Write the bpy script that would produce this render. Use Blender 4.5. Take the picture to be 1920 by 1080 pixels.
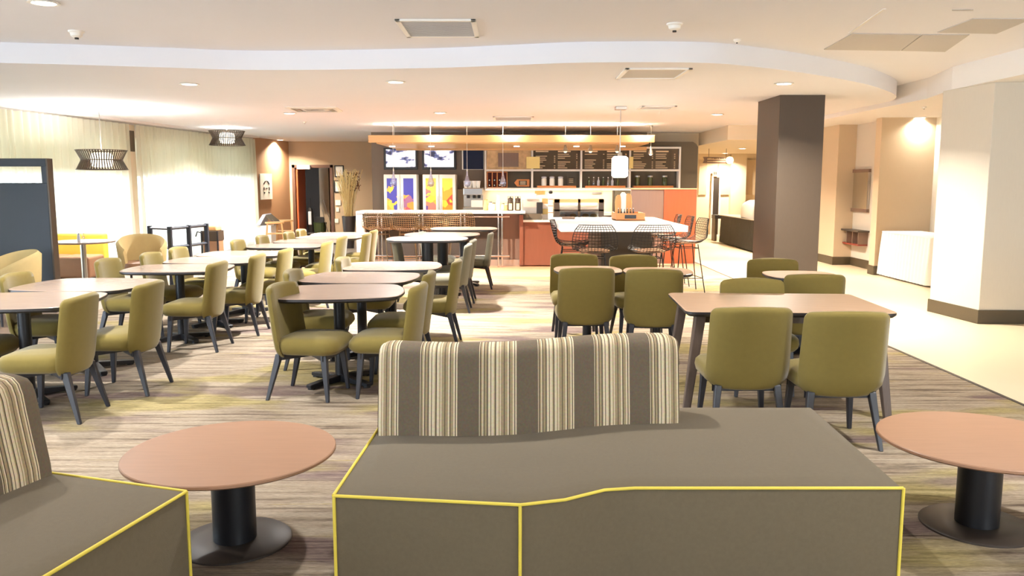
import bpy, math, random
from mathutils import Vector, Matrix
R = math.radians
random.seed(7)
for o in list(bpy.data.objects): bpy.data.objects.remove(o)
SC = bpy.context.scene
COL = SC.collection
# ---------------------------------------------------------------- camera
F, HZ, EYE = 1550.0, 342.0, 1.62          # focal length in px of a 1920 wide frame, horizon row, eye height
TH = math.atan((540 - HZ) / F); CT, ST = math.cos(TH), math.sin(TH)
cam = bpy.data.cameras.new('camera'); cam.sensor_width = 36; cam.lens = F / 1920 * 36; cam.clip_end = 200
camo = bpy.data.objects.new('camera', cam); COL.objects.link(camo)
camo.location = (0, 0, EYE); camo.rotation_euler = (math.pi / 2 - TH, 0, 0)
SC.camera = camo
# ---------------------------------------------------------------- world, exposure
SC.view_settings.view_transform = 'Standard'; SC.view_settings.look = 'None'
SC.view_settings.gamma = 1; SC.view_settings.use_curve_mapping = False
SC.view_settings.exposure = 0.68
SKY = 18.0
LAMP = 1.0
w = bpy.data.worlds.new('daylight'); SC.world = w; w.use_nodes = True
w.node_tree.nodes['Background'].inputs[0].default_value = (0.82, 0.92, 1.0, 1)
w.node_tree.nodes['Background'].inputs[1].default_value = SKY
SC.cycles.max_bounces = 10; SC.cycles.diffuse_bounces = 5; SC.cycles.glossy_bounces = 4
SC.cycles.transparent_max_bounces = 12; SC.cycles.sample_clamp_indirect = 6
SC.cycles.caustics_reflective = False; SC.cycles.caustics_refractive = False

def portal(loc, rot, sx, sy):             # a window opening through which the sky lights the room
    l = bpy.data.lights.new('window_daylight', 'AREA'); l.shape = 'RECTANGLE'; l.size = sx; l.size_y = sy
    l.cycles.is_portal = True
    o = bpy.data.objects.new('window_daylight', l); COL.objects.link(o); o.location = loc; o.rotation_euler = rot
    return o

def ray(px, py):
    u = (px - 960) / F; v = (540 - py) / F
    return (u, CT + v * ST, -ST + v * CT)
def at(px, py, z):                        # the point of height z seen at a pixel
    r = ray(px, py); t = (z - EYE) / r[2]
    return Vector((r[0] * t, r[1] * t, z))
def on(px, py, Y):                        # the point of depth Y seen at a pixel
    r = ray(px, py); t = Y / r[1]
    return Vector((r[0] * t, Y, EYE + r[2] * t))

# ---------------------------------------------------------------- materials
def lin(c):
    c = c / 255.0
    return c / 12.92 if c <= 0.04045 else ((c + 0.055) / 1.055) ** 2.4
def rgb(*c): return (lin(c[0]), lin(c[1]), lin(c[2]), 1)
MATS = {}
def mat(name, c, rough=0.6, metal=0.0, var=0.0, scale=8.0, bump=0.0, bscale=200.0, stretch=None, spec=0.5, sheen=0.0, lo=None):
    m = bpy.data.materials.new(name); m.use_nodes = True; nt = m.node_tree; b = nt.nodes['Principled BSDF']
    b.inputs['Base Color'].default_value = rgb(*c); b.inputs['Roughness'].default_value = rough
    b.inputs['Metallic'].default_value = metal; b.inputs['Specular IOR Level'].default_value = spec
    if sheen: b.inputs['Sheen Weight'].default_value = sheen; b.inputs['Sheen Roughness'].default_value = 0.4
    tc = nt.nodes.new('ShaderNodeTexCoord')
    def coord(st):
        if not st: return tc.outputs['Object']
        mp = nt.nodes.new('ShaderNodeMapping'); mp.inputs['Scale'].default_value = st
        nt.links.new(tc.outputs['Object'], mp.inputs[0]); return mp.outputs[0]
    if var:
        n = nt.nodes.new('ShaderNodeTexNoise'); n.inputs['Scale'].default_value = scale; n.inputs['Detail'].default_value = 4
        nt.links.new(coord(stretch), n.inputs['Vector'])
        mx = nt.nodes.new('ShaderNodeMix'); mx.data_type = 'RGBA'
        a = rgb(*c); d = rgb(*lo) if lo else tuple(x * (1 - var) for x in a[:3]) + (1,)
        h = tuple(min(1, x * (1 + (0 if lo else var))) for x in a[:3]) + (1,)
        mx.inputs[6].default_value = d; mx.inputs[7].default_value = h
        nt.links.new(n.outputs['Fac'], mx.inputs[0]); nt.links.new(mx.outputs[2], b.inputs['Base Color'])
    if bump:
        n2 = nt.nodes.new('ShaderNodeTexNoise'); n2.inputs['Scale'].default_value = bscale
        nt.links.new(coord(stretch), n2.inputs['Vector'])
        bp = nt.nodes.new('ShaderNodeBump'); bp.inputs['Strength'].default_value = bump; bp.inputs['Distance'].default_value = 0.004
        nt.links.new(n2.outputs['Fac'], bp.inputs['Height']); nt.links.new(bp.outputs[0], b.inputs['Normal'])
    MATS[name] = m
    return m
def emit(name, c, s):
    m = bpy.data.materials.new(name); m.use_nodes = True; nt = m.node_tree; b = nt.nodes['Principled BSDF']
    b.inputs['Base Color'].default_value = rgb(*c); b.inputs['Emission Color'].default_value = rgb(*c); b.inputs['Emission Strength'].default_value = s
    MATS[name] = m
    return m
def glass(name, c=(240, 245, 250), a=0.18, rough=0.05):
    m = bpy.data.materials.new(name); m.use_nodes = True; nt = m.node_tree; nt.nodes.clear()
    out = nt.nodes.new('ShaderNodeOutputMaterial'); mix = nt.nodes.new('ShaderNodeMixShader')
    t = nt.nodes.new('ShaderNodeBsdfTransparent'); g = nt.nodes.new('ShaderNodeBsdfGlossy')
    g.inputs['Roughness'].default_value = rough; g.inputs['Color'].default_value = rgb(*c); t.inputs['Color'].default_value = rgb(*c)
    mix.inputs[0].default_value = a
    nt.links.new(t.outputs[0], mix.inputs[1]); nt.links.new(g.outputs[0], mix.inputs[2]); nt.links.new(mix.outputs[0], out.inputs[0])
    MATS[name] = m
    return m
mat('white_paint', (236, 234, 232), 0.85, var=0.02, scale=2)
mat('ceiling_paint', (233, 234, 240), 0.9, var=0.015, scale=1.5)
mat('panel_grey', (186, 183, 180), 0.8, var=0.05, scale=60)
mat('cream_wall', (228, 214, 190), 0.8, var=0.02, scale=3)
mat('grey_wallpaper', (205, 198, 186), 0.75, var=0.05, scale=6, stretch=(40, 40, 1.2), bump=0.05, bscale=60)
mat('tan_wallpaper', (200, 181, 154), 0.75, var=0.05, scale=6, stretch=(40, 40, 1.2), bump=0.05, bscale=60)
mat('brown_wall', (172, 134, 100), 0.75, var=0.04, scale=4)
mat('taupe_wall', (188, 168, 142), 0.75, var=0.04, scale=4)
mat('baseboard', (72, 62, 44), 0.5, var=0.1, scale=10)
mat('charcoal_wall', (84, 76, 62), 0.6, var=0.06, scale=5)
mat('bar_wall', (112, 98, 84), 0.55, var=0.06, scale=5)
mat('column_laminate', (60, 49, 38), 0.55, var=0.12, scale=9, stretch=(14, 14, 1.2))
mat('tile_floor', (226, 208, 178), 0.35, var=0.05, scale=1.2)
mat('terracotta', (196, 138, 104), 0.35, var=0.12, scale=3, stretch=(1, 8, 1))
mat('wood_floor', (140, 120, 104), 0.4, var=0.12, scale=3, stretch=(1, 10, 1))
mat('light_wood', (214, 172, 120), 0.45, var=0.12, scale=4, stretch=(0.6, 14, 14))
mat('orange_panel', (136, 68, 36), 0.4, var=0.14, scale=3, stretch=(9, 9, 0.8))
mat('counter_panel', (110, 66, 48), 0.45, var=0.1, scale=3, stretch=(9, 9, 0.8))
mat('lit_table_top', (182, 152, 126), 0.26, var=0.1, scale=3, stretch=(2, 22, 2))  # lighter copy of the table top, with reflected light put into its colour
mat('brown_panel', (112, 90, 78), 0.35, var=0.12, scale=3, stretch=(9, 9, 0.8))
mat('shelf_wood', (196, 122, 62), 0.5, var=0.15, scale=5, stretch=(1, 12, 12))
mat('crate_wood', (172, 114, 66), 0.6, var=0.18, scale=7, stretch=(1, 14, 14))
mat('olive_fabric', (121, 106, 55), 0.9, var=0.06, scale=30, bump=0.25, bscale=420, sheen=0.25, spec=0.2)
mat('grey_olive_fabric', (104, 100, 84), 0.9, var=0.06, scale=30, bump=0.25, bscale=420, sheen=0.2, spec=0.2)
mat('yellow_fabric', (216, 172, 58), 0.85, var=0.05, scale=20, bump=0.1)
mat('brown_vinyl', (130, 94, 66), 0.55, var=0.08, scale=10)
mat('sofa_fabric', (104, 93, 74), 0.85, var=0.10, scale=60, bump=0.3, bscale=500, sheen=0.15, spec=0.2)
mat('yellow_piping', (222, 200, 76), 0.6)
mat('chair_leg_wood', (44, 44, 50), 0.42, var=0.15, scale=14, stretch=(6, 6, 1))
mat('table_leg_wood', (92, 78, 70), 0.42, var=0.2, scale=10, stretch=(8, 8, 1))
mat('table_top', (148, 128, 114), 0.24, var=0.14, scale=3, stretch=(2, 22, 2))
mat('table_edge', (44, 40, 40), 0.4)
mat('coffee_top', (156, 117, 90), 0.42, var=0.1, scale=3, stretch=(2, 24, 2))
mat('black_metal', (30, 30, 34), 0.4, metal=0.2)
mat('base_metal', (62, 54, 48), 0.45, metal=0.1)
mat('blue_black', (24, 31, 43), 0.5, var=0.06, scale=5)
mat('chrome', (205, 205, 205), 0.18, metal=1.0)
mat('brass_wire', (120, 104, 78), 0.3, metal=0.9)
mat('black_wire', (40, 36, 34), 0.4, metal=0.5)
mat('bronze_slat', (70, 58, 46), 0.4, metal=0.5)
mat('quartz', (240, 234, 226), 0.25, var=0.03, scale=30)
mat('white_plastic', (240, 238, 232), 0.45)
mat('black_plastic', (26, 25, 26), 0.4)
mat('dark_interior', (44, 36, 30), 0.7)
mat('paper', (246, 244, 238), 0.8)
mat('yellow_paper', (250, 232, 160), 0.8)
mat('menu_board', (70, 58, 44), 0.7, var=0.05, scale=8)
mat('photo_board', (196, 168, 130), 0.7, var=0.5, scale=9)
mat('menu_text', (226, 205, 172), 0.7)
mat('white_cloth', (245, 242, 236), 0.85, bump=0.05, bscale=60)
mat('black_cloth', (48, 44, 36), 0.85, var=0.1, scale=14)
mat('planter', (58, 50, 48), 0.3)
mat('straw', (255, 218, 156), 0.7, var=0.2, scale=20)
mat('dark_straw', (120, 78, 50), 0.8)
mat('door_wood', (190, 92, 52), 0.45, var=0.1, scale=5, stretch=(12, 12, 1))
mat('door_frame', (96, 70, 58), 0.45)
mat('screen_blue', (18, 26, 56), 0.35, spec=0.2)
mat('steel', (188, 184, 178), 0.28, metal=0.85)
mat('slate_bar', (52, 45, 39), 0.5, var=0.12, scale=14)
mat('bottle_green', (66, 74, 40), 0.15)
mat('bottle_amber', (120, 68, 24), 0.15)
mat('brown_paper', (206, 158, 104), 0.8, var=0.15, scale=10, stretch=(9, 9, 1))
mat('red_brown', (120, 44, 30), 0.5)
mat('oak', (214, 168, 112), 0.55, var=0.12, scale=6, stretch=(8, 8, 1))
mat('kitchen_tile', (150, 140, 128), 0.5, var=0.05)
mat('pale_grey', (196, 200, 212), 0.5)
mat('mirror', (225, 222, 215), 0.04, metal=1.0)
mat('leaf_green', (52, 66, 36), 0.6, var=0.2, scale=12)
glass('clear_glass'); glass('glass_shade', (222, 226, 244), 0.35, 0.1)
emit('lamp_lens', (255, 244, 226), 14.0); emit('cool_lens', (250, 250, 255), 6.0)
emit('cube_shade', (255, 248, 232), 3.2); emit('frosted_core', (255, 246, 228), 1.6); emit('lamp_core', (255, 226, 178), 5.0)

def carpet_material():
    m = bpy.data.materials.new('carpet'); m.use_nodes = True; nt = m.node_tree; b = nt.nodes['Principled BSDF']
    b.inputs['Roughness'].default_value = 0.95; b.inputs['Specular IOR Level'].default_value = 0.1
    L = nt.links.new; N = nt.nodes.new
    tc = N('ShaderNodeTexCoord')
    def noise(sc, scale, detail, rot=0, w=0.0):
        mp = N('ShaderNodeMapping'); mp.inputs['Scale'].default_value = sc; mp.inputs['Rotation'].default_value = (0, 0, rot)
        mp.inputs['Location'].default_value = (w, w * 1.7, 0)
        L(tc.outputs['Object'], mp.inputs[0]); n = N('ShaderNodeTexNoise'); n.inputs['Scale'].default_value = scale
        n.inputs['Detail'].default_value = detail; n.inputs['Roughness'].default_value = 0.65; L(mp.outputs[0], n.inputs['Vector']); return n.outputs['Fac']
    def ramp(src, stops):
        r = N('ShaderNodeValToRGB'); e = r.color_ramp.elements
        e[0].position, e[0].color = stops[0][0], rgb(*stops[0][1]); e[1].position, e[1].color = stops[-1][0], rgb(*stops[-1][1])
        for p, c in stops[1:-1]:
            k = e.new(p); k.color = rgb(*c)
        L(src, r.inputs[0]); return r.outputs[0]
    def mix(f, a, c2, mode='MIX'):
        x = N('ShaderNodeMix'); x.data_type = 'RGBA'; x.blend_type = mode
        if isinstance(f, float): x.inputs[0].default_value = f
        else: L(f, x.inputs[0])
        L(a, x.inputs[6]); L(c2, x.inputs[7]); return x.outputs[2]
    streak = noise((0.55, 9, 1), 2.0, 9, R(2))
    base = ramp(streak, [(0.24, (70, 58, 52)), (0.37, (132, 116, 100)), (0.48, (184, 168, 146)), (0.62, (206, 192, 170)), (0.76, (150, 132, 112))])
    patch = noise((0.55, 1.2, 1), 1.1, 2, R(24), 3.0)
    olive = ramp(noise((0.9, 10, 1), 2.6, 6, R(1), 9.0), [(0.3, (128, 116, 74)), (0.55, (196, 180, 128)), (0.75, (186, 174, 140))])
    pf = N('ShaderNodeMapRange'); pf.inputs[1].default_value = 0.52; pf.inputs[2].default_value = 0.60; L(patch, pf.inputs[0])
    col = mix(pf.outputs[0], base, olive)
    patch2 = noise((0.5, 1.4, 1), 1.3, 2, R(-20), 21.0)
    plum = ramp(noise((0.8, 16, 1), 2.6, 7, R(0), 15.0), [(0.3, (98, 80, 78)), (0.5, (152, 132, 124)), (0.72, (182, 164, 152))])
    pf2 = N('ShaderNodeMapRange'); pf2.inputs[1].default_value = 0.55; pf2.inputs[2].default_value = 0.62; L(patch2, pf2.inputs[0])
    col = mix(pf2.outputs[0], col, plum)
    def accent(col, w_, lo, hi, c, sc):          # scattered darker or yellower yarn streaks
        n_ = noise(sc, 2.0, 6, R(1), w_); q = N('ShaderNodeMapRange'); q.inputs[1].default_value = lo; q.inputs[2].default_value = hi; L(n_, q.inputs[0])
        x = N('ShaderNodeMix'); x.data_type = 'RGBA'; x.inputs[7].default_value = rgb(*c); L(q.outputs[0], x.inputs[0]); L(col, x.inputs[6]); return x.outputs[2]
    col = accent(col, 31.0, 0.60, 0.70, (72, 58, 52), (0.7, 11, 1))
    col = accent(col, 47.0, 0.62, 0.72, (176, 154, 74), (0.6, 9, 1))
    col = accent(col, 63.0, 0.60, 0.72, (214, 200, 178), (0.7, 13, 1))
    fine = noise((6, 60, 1), 4.0, 3)
    fr = ramp(fine, [(0.3, (165, 165, 165)), (0.7, (255, 255, 255))])
    col = mix(0.8, col, fr, 'MULTIPLY')
    dk = N('ShaderNodeMix'); dk.data_type = 'RGBA'; dk.blend_type = 'MULTIPLY'; dk.inputs[0].default_value = 1.0; dk.inputs[7].default_value = (0.76, 0.735, 0.72, 1); L(col, dk.inputs[6]); col = dk.outputs[2]
    L(col, b.inputs['Base Color'])
    n2 = N('ShaderNodeTexNoise'); n2.inputs['Scale'].default_value = 260; L(tc.outputs['Object'], n2.inputs['Vector'])
    bp = N('ShaderNodeBump'); bp.inputs['Strength'].default_value = 0.35; bp.inputs['Distance'].default_value = 0.004
    L(n2.outputs['Fac'], bp.inputs['Height']); L(bp.outputs[0], b.inputs['Normal'])
    MATS['carpet'] = m
carpet_material()

def stripe_material():                    # vertical woven stripes, 27.6 cm repeat along the sofa's length
    m = bpy.data.materials.new('striped_fabric'); m.use_nodes = True; nt = m.node_tree; b = nt.nodes['Principled BSDF']
    b.inputs['Roughness'].default_value = 0.88; b.inputs['Specular IOR Level'].default_value = 0.2
    L = nt.links.new; N = nt.nodes.new
    tc = N('ShaderNodeTexCoord'); sp = N('ShaderNodeSeparateXYZ'); L(tc.outputs['Object'], sp.inputs[0])
    a = N('ShaderNodeMath'); a.operation = 'MULTIPLY_ADD'; a.inputs[1].default_value = 1 / 0.276; a.inputs[2].default_value = 10.26
    L(sp.outputs[0], a.inputs[0]); fr = N('ShaderNodeMath'); fr.operation = 'FRACT'; L(a.outputs[0], fr.inputs[0])
    r = N('ShaderNodeValToRGB'); r.color_ramp.interpolation = 'CONSTANT'; e = r.color_ramp.elements
    G, C, T, K = (104, 92, 76), (206, 190, 160), (156, 138, 108), (78, 66, 52)
    st = [(0, G), (.18, C), (.195, K), (.21, T), (.235, C), (.255, K), (.27, T), (.31, G), (.335, C), (.375, K), (.385, C), (.43, T), (.45, K), (.465, C), (.51, T), (.53, C), (.55, T), (.60, K),
          (.61, T), (.66, C), (.685, K), (.70, T), (.75, C), (.775, K), (.79, C), (.815, G)]
    e[0].color = rgb(*G); e[1].position = 0.999; e[1].color = rgb(*G)
    for p, c in st[1:]:
        k = e.new(p); k.color = rgb(*c)
    L(fr.outputs[0], r.inputs[0])
    n = N('ShaderNodeTexNoise'); n.inputs['Scale'].default_value = 90; L(tc.outputs['Object'], n.inputs['Vector'])
    x = N('ShaderNodeMix'); x.data_type = 'RGBA'; x.blend_type = 'OVERLAY'; x.inputs[0].default_value = 0.25
    L(r.outputs[0], x.inputs[6]); L(n.outputs['Color'], x.inputs[7]); L(x.outputs[2], b.inputs['Base Color'])
    bp = N('ShaderNodeBump'); bp.inputs['Strength'].default_value = 0.2; bp.inputs['Distance'].default_value = 0.003
    n3 = N('ShaderNodeTexNoise'); n3.inputs['Scale'].default_value = 500; L(tc.outputs['Object'], n3.inputs['Vector'])
    L(n3.outputs['Fac'], bp.inputs['Height']); L(bp.outputs[0], b.inputs['Normal'])
    MATS['striped_fabric'] = m
stripe_material()

def sheer_material():
    m = bpy.data.materials.new('sheer_curtain'); m.use_nodes = True; nt = m.node_tree; nt.nodes.clear(); L = nt.links.new; N = nt.nodes.new
    out = N('ShaderNodeOutputMaterial'); d = N('ShaderNodeBsdfDiffuse'); t = N('ShaderNodeBsdfTranslucent'); tr = N('ShaderNodeBsdfTransparent')
    d.inputs[0].default_value = rgb(228, 226, 208); t.inputs[0].default_value = rgb(240, 236, 218); tr.inputs[0].default_value = (1, 1, 0.98, 1)
    a = N('ShaderNodeMixShader'); a.inputs[0].default_value = 0.5; L(d.outputs[0], a.inputs[1]); L(t.outputs[0], a.inputs[2])
    c = N('ShaderNodeMixShader'); c.inputs[0].default_value = 0.12; L(a.outputs[0], c.inputs[1]); L(tr.outputs[0], c.inputs[2])
    L(c.outputs[0], out.inputs[0]); MATS['sheer_curtain'] = m
sheer_material()

def shade_material():
    m = bpy.data.materials.new('shade_fabric'); m.use_nodes = True; nt = m.node_tree; nt.nodes.clear(); L = nt.links.new; N = nt.nodes.new
    out = N('ShaderNodeOutputMaterial'); d = N('ShaderNodeBsdfDiffuse'); t = N('ShaderNodeBsdfTranslucent')
    d.inputs[0].default_value = rgb(190, 188, 176); t.inputs[0].default_value = rgb(150, 150, 142)
    s = N('ShaderNodeAddShader'); L(d.outputs[0], s.inputs[0]); L(t.outputs[0], s.inputs[1]); L(s.outputs[0], out.inputs[0]); MATS['shade_fabric'] = m
shade_material()

def leaf_poster(name, bg, cols, seed, cut):
    m = bpy.data.materials.new(name); m.use_nodes = True; nt = m.node_tree; b = nt.nodes['Principled BSDF']; L = nt.links.new; N = nt.nodes.new
    tc = N('ShaderNodeTexCoord'); mp = N('ShaderNodeMapping'); mp.inputs['Location'].default_value = (seed, 0, seed * 2); L(tc.outputs['Object'], mp.inputs[0])
    v = N('ShaderNodeTexVoronoi'); v.inputs['Scale'].default_value = 5.5; v.inputs['Randomness'].default_value = 1; L(mp.outputs[0], v.inputs['Vector'])
    r = N('ShaderNodeValToRGB'); e = r.color_ramp.elements; e[0].color = rgb(*cols[0]); e[1].color = rgb(*cols[-1])
    for i, c in enumerate(cols[1:-1]):
        k = e.new((i + 1) / (len(cols) - 1)); k.color = rgb(*c)
    sx = N('ShaderNodeSeparateColor'); L(v.outputs['Color'], sx.inputs[0]); L(sx.outputs[0], r.inputs[0])
    n = N('ShaderNodeTexNoise'); n.inputs['Scale'].default_value = 3.2; n.inputs['Detail'].default_value = 3; L(mp.outputs[0], n.inputs['Vector'])
    sp = N('ShaderNodeSeparateXYZ'); L(tc.outputs['Object'], sp.inputs[0])
    ad = N('ShaderNodeMath'); ad.operation = 'MULTIPLY_ADD'; ad.inputs[1].default_value = -0.35; L(sp.outputs[2], ad.inputs[0]); L(n.outputs['Fac'], ad.inputs[2])
    gt = N('ShaderNodeMath'); gt.operation = 'GREATER_THAN'; gt.inputs[1].default_value = cut; L(ad.outputs[0], gt.inputs[0])
    x = N('ShaderNodeMix'); x.data_type = 'RGBA'; x.inputs[6].default_value = rgb(*bg); L(gt.outputs[0], x.inputs[0]); L(r.outputs[0], x.inputs[7])
    L(x.outputs[2], b.inputs['Base Color']); L(x.outputs[2], b.inputs['Emission Color']); b.inputs['Emission Strength'].default_value = 0.1
    b.inputs['Roughness'].default_value = 0.3; MATS[name] = m
YL, OR, RD, PU = (250, 208, 70), (240, 150, 50), (214, 84, 60), (84, 56, 150)
leaf_poster('leaf_print_a', (62, 58, 160), [YL, OR, YL], 1.3, 0.46); leaf_poster('leaf_print_b', (62, 58, 160), [YL, RD, PU, OR], 4.1, 0.47)
leaf_poster('leaf_print_c', (248, 200, 90), [YL, OR, PU, OR], 7.7, 0.42); leaf_poster('leaf_print_d', (248, 214, 80), [YL, OR, OR, RD], 9.9, 0.36)
def screen_print(name, seed):
    m = bpy.data.materials.new(name); m.use_nodes = True; nt = m.node_tree; b = nt.nodes['Principled BSDF']; L = nt.links.new; N = nt.nodes.new
    tc = N('ShaderNodeTexCoord'); mp = N('ShaderNodeMapping'); mp.inputs['Location'].default_value = (seed, seed, seed); mp.inputs['Scale'].default_value = (1, 1, 1.8); L(tc.outputs['Object'], mp.inputs[0])
    n = N('ShaderNodeTexNoise'); n.inputs['Scale'].default_value = 4.5; n.inputs['Detail'].default_value = 2; L(mp.outputs[0], n.inputs['Vector'])
    r = N('ShaderNodeValToRGB'); e = r.color_ramp.elements; e[0].position = 0.34; e[0].color = rgb(40, 40, 64); e[1].position = 0.56; e[1].color = rgb(246, 246, 252)
    k = e.new(0.42); k.color = rgb(104, 108, 150); k = e.new(0.47); k.color = rgb(236, 220, 206)
    L(n.outputs['Fac'], r.inputs[0]); L(r.outputs[0], b.inputs['Emission Color']); b.inputs['Emission Strength'].default_value = 1.1
    b.inputs['Base Color'].default_value = (0.02, 0.02, 0.02, 1); MATS[name] = m
screen_print('tv_picture_a', 1.7); screen_print('tv_picture_b', 6.4)

# ---------------------------------------------------------------- mesh helpers
class MB:
    def __init__(s): s.v = []; s.f = []
    def add(s, vs, fs):
        k = len(s.v); s.v += [tuple(p) for p in vs]; s.f += [tuple(i + k for i in f) for f in fs]; return s
    def box(s, x0, x1, y0, y1, z0, z1, rz=0, c=None):
        vs = [(x, y, z) for z in (z0, z1) for y in (y0, y1) for x in (x0, x1)]
        if rz:
            cx, cy = c if c else ((x0 + x1) / 2, (y0 + y1) / 2); a, b = math.cos(rz), math.sin(rz)
            vs = [(cx + (x - cx) * a - (y - cy) * b, cy + (x - cx) * b + (y - cy) * a, z) for x, y, z in vs]
        return s.add(vs, [(0, 2, 3, 1), (4, 5, 7, 6), (0, 1, 5, 4), (2, 6, 7, 3), (0, 4, 6, 2), (1, 3, 7, 5)])
    def loft(s, rings, cap=True, closed=True):
        n = len(rings[0]); vs = [p for r in rings for p in r]; fs = []
        for i in range(len(rings) - 1):
            for j in range(n if closed else n - 1):
                k = (j + 1) % n; fs.append((i * n + j, i * n + k, (i + 1) * n + k, (i + 1) * n + j))
        if cap: fs.append(tuple(reversed(range(n)))); fs.append(tuple(range((len(rings) - 1) * n, len(rings) * n)))
        return s.add(vs, fs)
    def prism(s, poly, z0, z1):
        return s.loft([[(x, y, z0) for x, y in poly], [(x, y, z1) for x, y in poly]])
    def lathe(s, prof, n=24, c=(0, 0), cap=True):
        return s.loft([[(c[0] + r * math.cos(2 * math.pi * k / n), c[1] + r * math.sin(2 * math.pi * k / n), z) for k in range(n)] for r, z in prof], cap)
    def beam(s, a, b, w0, w1, d0=None, d1=None):      # square-section bar from a to b, width w0 at a and w1 at b
        d0 = d0 or w0; d1 = d1 or w1
        return s.loft([[(p[0] + x * wx / 2, p[1] + y * wy / 2, p[2]) for x, y in ((-1, -1), (1, -1), (1, 1), (-1, 1))] for p, wx, wy in ((a, w0, d0), (b, w1, d1))])
    def tube(s, pts, r, n=6, cap=True, closed=False):
        P = [Vector(p) for p in pts]; rings = []; up = None
        for i, p in enumerate(P):
            if closed: t = P[(i + 1) % len(P)] - P[i - 1]
            else: t = P[min(i + 1, len(P) - 1)] - P[max(i - 1, 0)]
            t.normalize()
            if up is None or abs(up.dot(t)) > 0.95: up = Vector((0, 0, 1)) if abs(t.z) < 0.9 else Vector((1, 0, 0))
            a = t.cross(up).normalized(); b = t.cross(a).normalized(); up = -b if False else up
            rings.append([p + a * (r * math.cos(2 * math.pi * k / n)) + b * (r * math.sin(2 * math.pi * k / n)) for k in range(n)])
        if closed: rings.append(rings[0]); cap = False
        return s.loft(rings, cap)
    def grid(s, fn, nu, nv):
        vs = [fn(i / nu, j / nv) for j in range(nv + 1) for i in range(nu + 1)]; w_ = nu + 1
        return s.add(vs, [(j * w_ + i, j * w_ + i + 1, (j + 1) * w_ + i + 1, (j + 1) * w_ + i) for j in range(nv) for i in range(nu)])
    def sphere(s, c, r, n=12, m=8, sz=1.0):
        return s.lathe([(max(0.001, r * math.sin(math.pi * k / m)), c[2] - r * sz * math.cos(math.pi * k / m)) for k in range(m + 1)], n, (c[0], c[1]))
    def build(s, name, m, parent=None, smooth=None, bevel=0.0, seg=2, loc=None, rz=0):
        me = bpy.data.meshes.new(name); me.from_pydata(s.v, [], s.f); me.validate(); me.update()
        import bmesh
        bm = bmesh.new(); bm.from_mesh(me); bmesh.ops.recalc_face_normals(bm, faces=bm.faces); bm.to_mesh(me); bm.free()
        me.materials.append(MATS[m] if isinstance(m, str) else m)
        o = bpy.data.objects.new(name, me); COL.objects.link(o)
        if smooth is not None:
            for p in me.polygons: p.use_smooth = True
            me.set_sharp_from_angle(angle=R(smooth))
        if bevel:
            b = o.modifiers.new('bevel', 'BEVEL'); b.width = bevel; b.segments = seg; b.limit_method = 'ANGLE'; b.angle_limit = R(40)
        if parent is not None: o.parent = parent
        if loc: o.location = loc
        if rz: o.rotation_euler = (0, 0, rz)
        return o
def tag(o, label, cat=None, group=None, kind=None):
    if label: o['label'] = label
    if cat: o['category'] = cat
    if group: o['group'] = group
    if kind: o['kind'] = kind
    return o
def thing(name, label, cat, loc=(0, 0, 0), rz=0, group=None):
    o = bpy.data.objects.new(name, None); COL.objects.link(o); o.location = loc; o.rotation_euler = (0, 0, rz); o.empty_display_size = 0.1
    return tag(o, label, cat, group)
def struct(o, label=None): return tag(o, label, kind='structure')
def copy_tree(o, parent=None):
    c = o.copy(); COL.objects.link(c); c.parent = parent
    for ch in list(o.children): copy_tree(ch, c)
    return c
def rrect(w_, d, r, n=4, cx=0, cy=0):     # rounded rectangle outline
    out = []
    for sx, sy, a0 in ((1, 1, 0), (-1, 1, 90), (-1, -1, 180), (1, -1, 270)):
        for k in range(n + 1):
            a = R(a0 + 90 * k / n); out.append((cx + sx * (w_ / 2 - r) + r * math.cos(a), cy + sy * (d / 2 - r) + r * math.sin(a)))
    return out
def polyoff(P, d):                        # offset of a closed counter-clockwise outline, inwards for d > 0
    out = []; n = len(P)
    for i in range(n):
        a, b, c = Vector(P[i - 1]), Vector(P[i]), Vector(P[(i + 1) % n])
        t1 = (b - a).normalized(); t2 = (c - b).normalized(); n1 = Vector((-t1.y, t1.x)); n2 = Vector((-t2.y, t2.x))
        nn = n1 + n2; nn = nn / max(0.3, nn.dot(n1)) ; out.append((b.x + nn.x * d, b.y + nn.y * d))
    return out
def text(body, name, size, m, parent, loc, rot, extrude=0.001, align='CENTER'):
    cu = bpy.data.curves.new(name, 'FONT'); cu.body = body; cu.size = size; cu.extrude = extrude; cu.align_x = align; cu.align_y = 'CENTER'
    cu.materials.append(MATS[m]); o = bpy.data.objects.new(name, cu); COL.objects.link(o); o.location = loc; o.rotation_euler = rot
    if parent is not None: o.parent = parent
    return o
# ================================================================ the setting
ZL, ZU, ZR, ZC = 2.8, 3.0, 2.73, 2.5      # lower ceiling, upper ceiling, right strip, corridor
WU = Vector((0.1224, 0.9925, 0)); WN = Vector((0.9925, -0.1224, 0)); W0 = Vector((-7.98, 12.88, 0)); WA = -7.03   # the window wall
def wl(s, t, z): p = W0 + WU * s + WN * t; return (p.x, p.y, z)
def wbox(mb, s0, s1, t0, t1, z0, z1):
    return mb.add([wl(s, t, z) for z in (z0, z1) for t in (t0, t1) for s in (s0, s1)], [(0, 2, 3, 1), (4, 5, 7, 6), (0, 1, 5, 4), (2, 6, 7, 3), (0, 4, 6, 2), (1, 3, 7, 5)])
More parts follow.
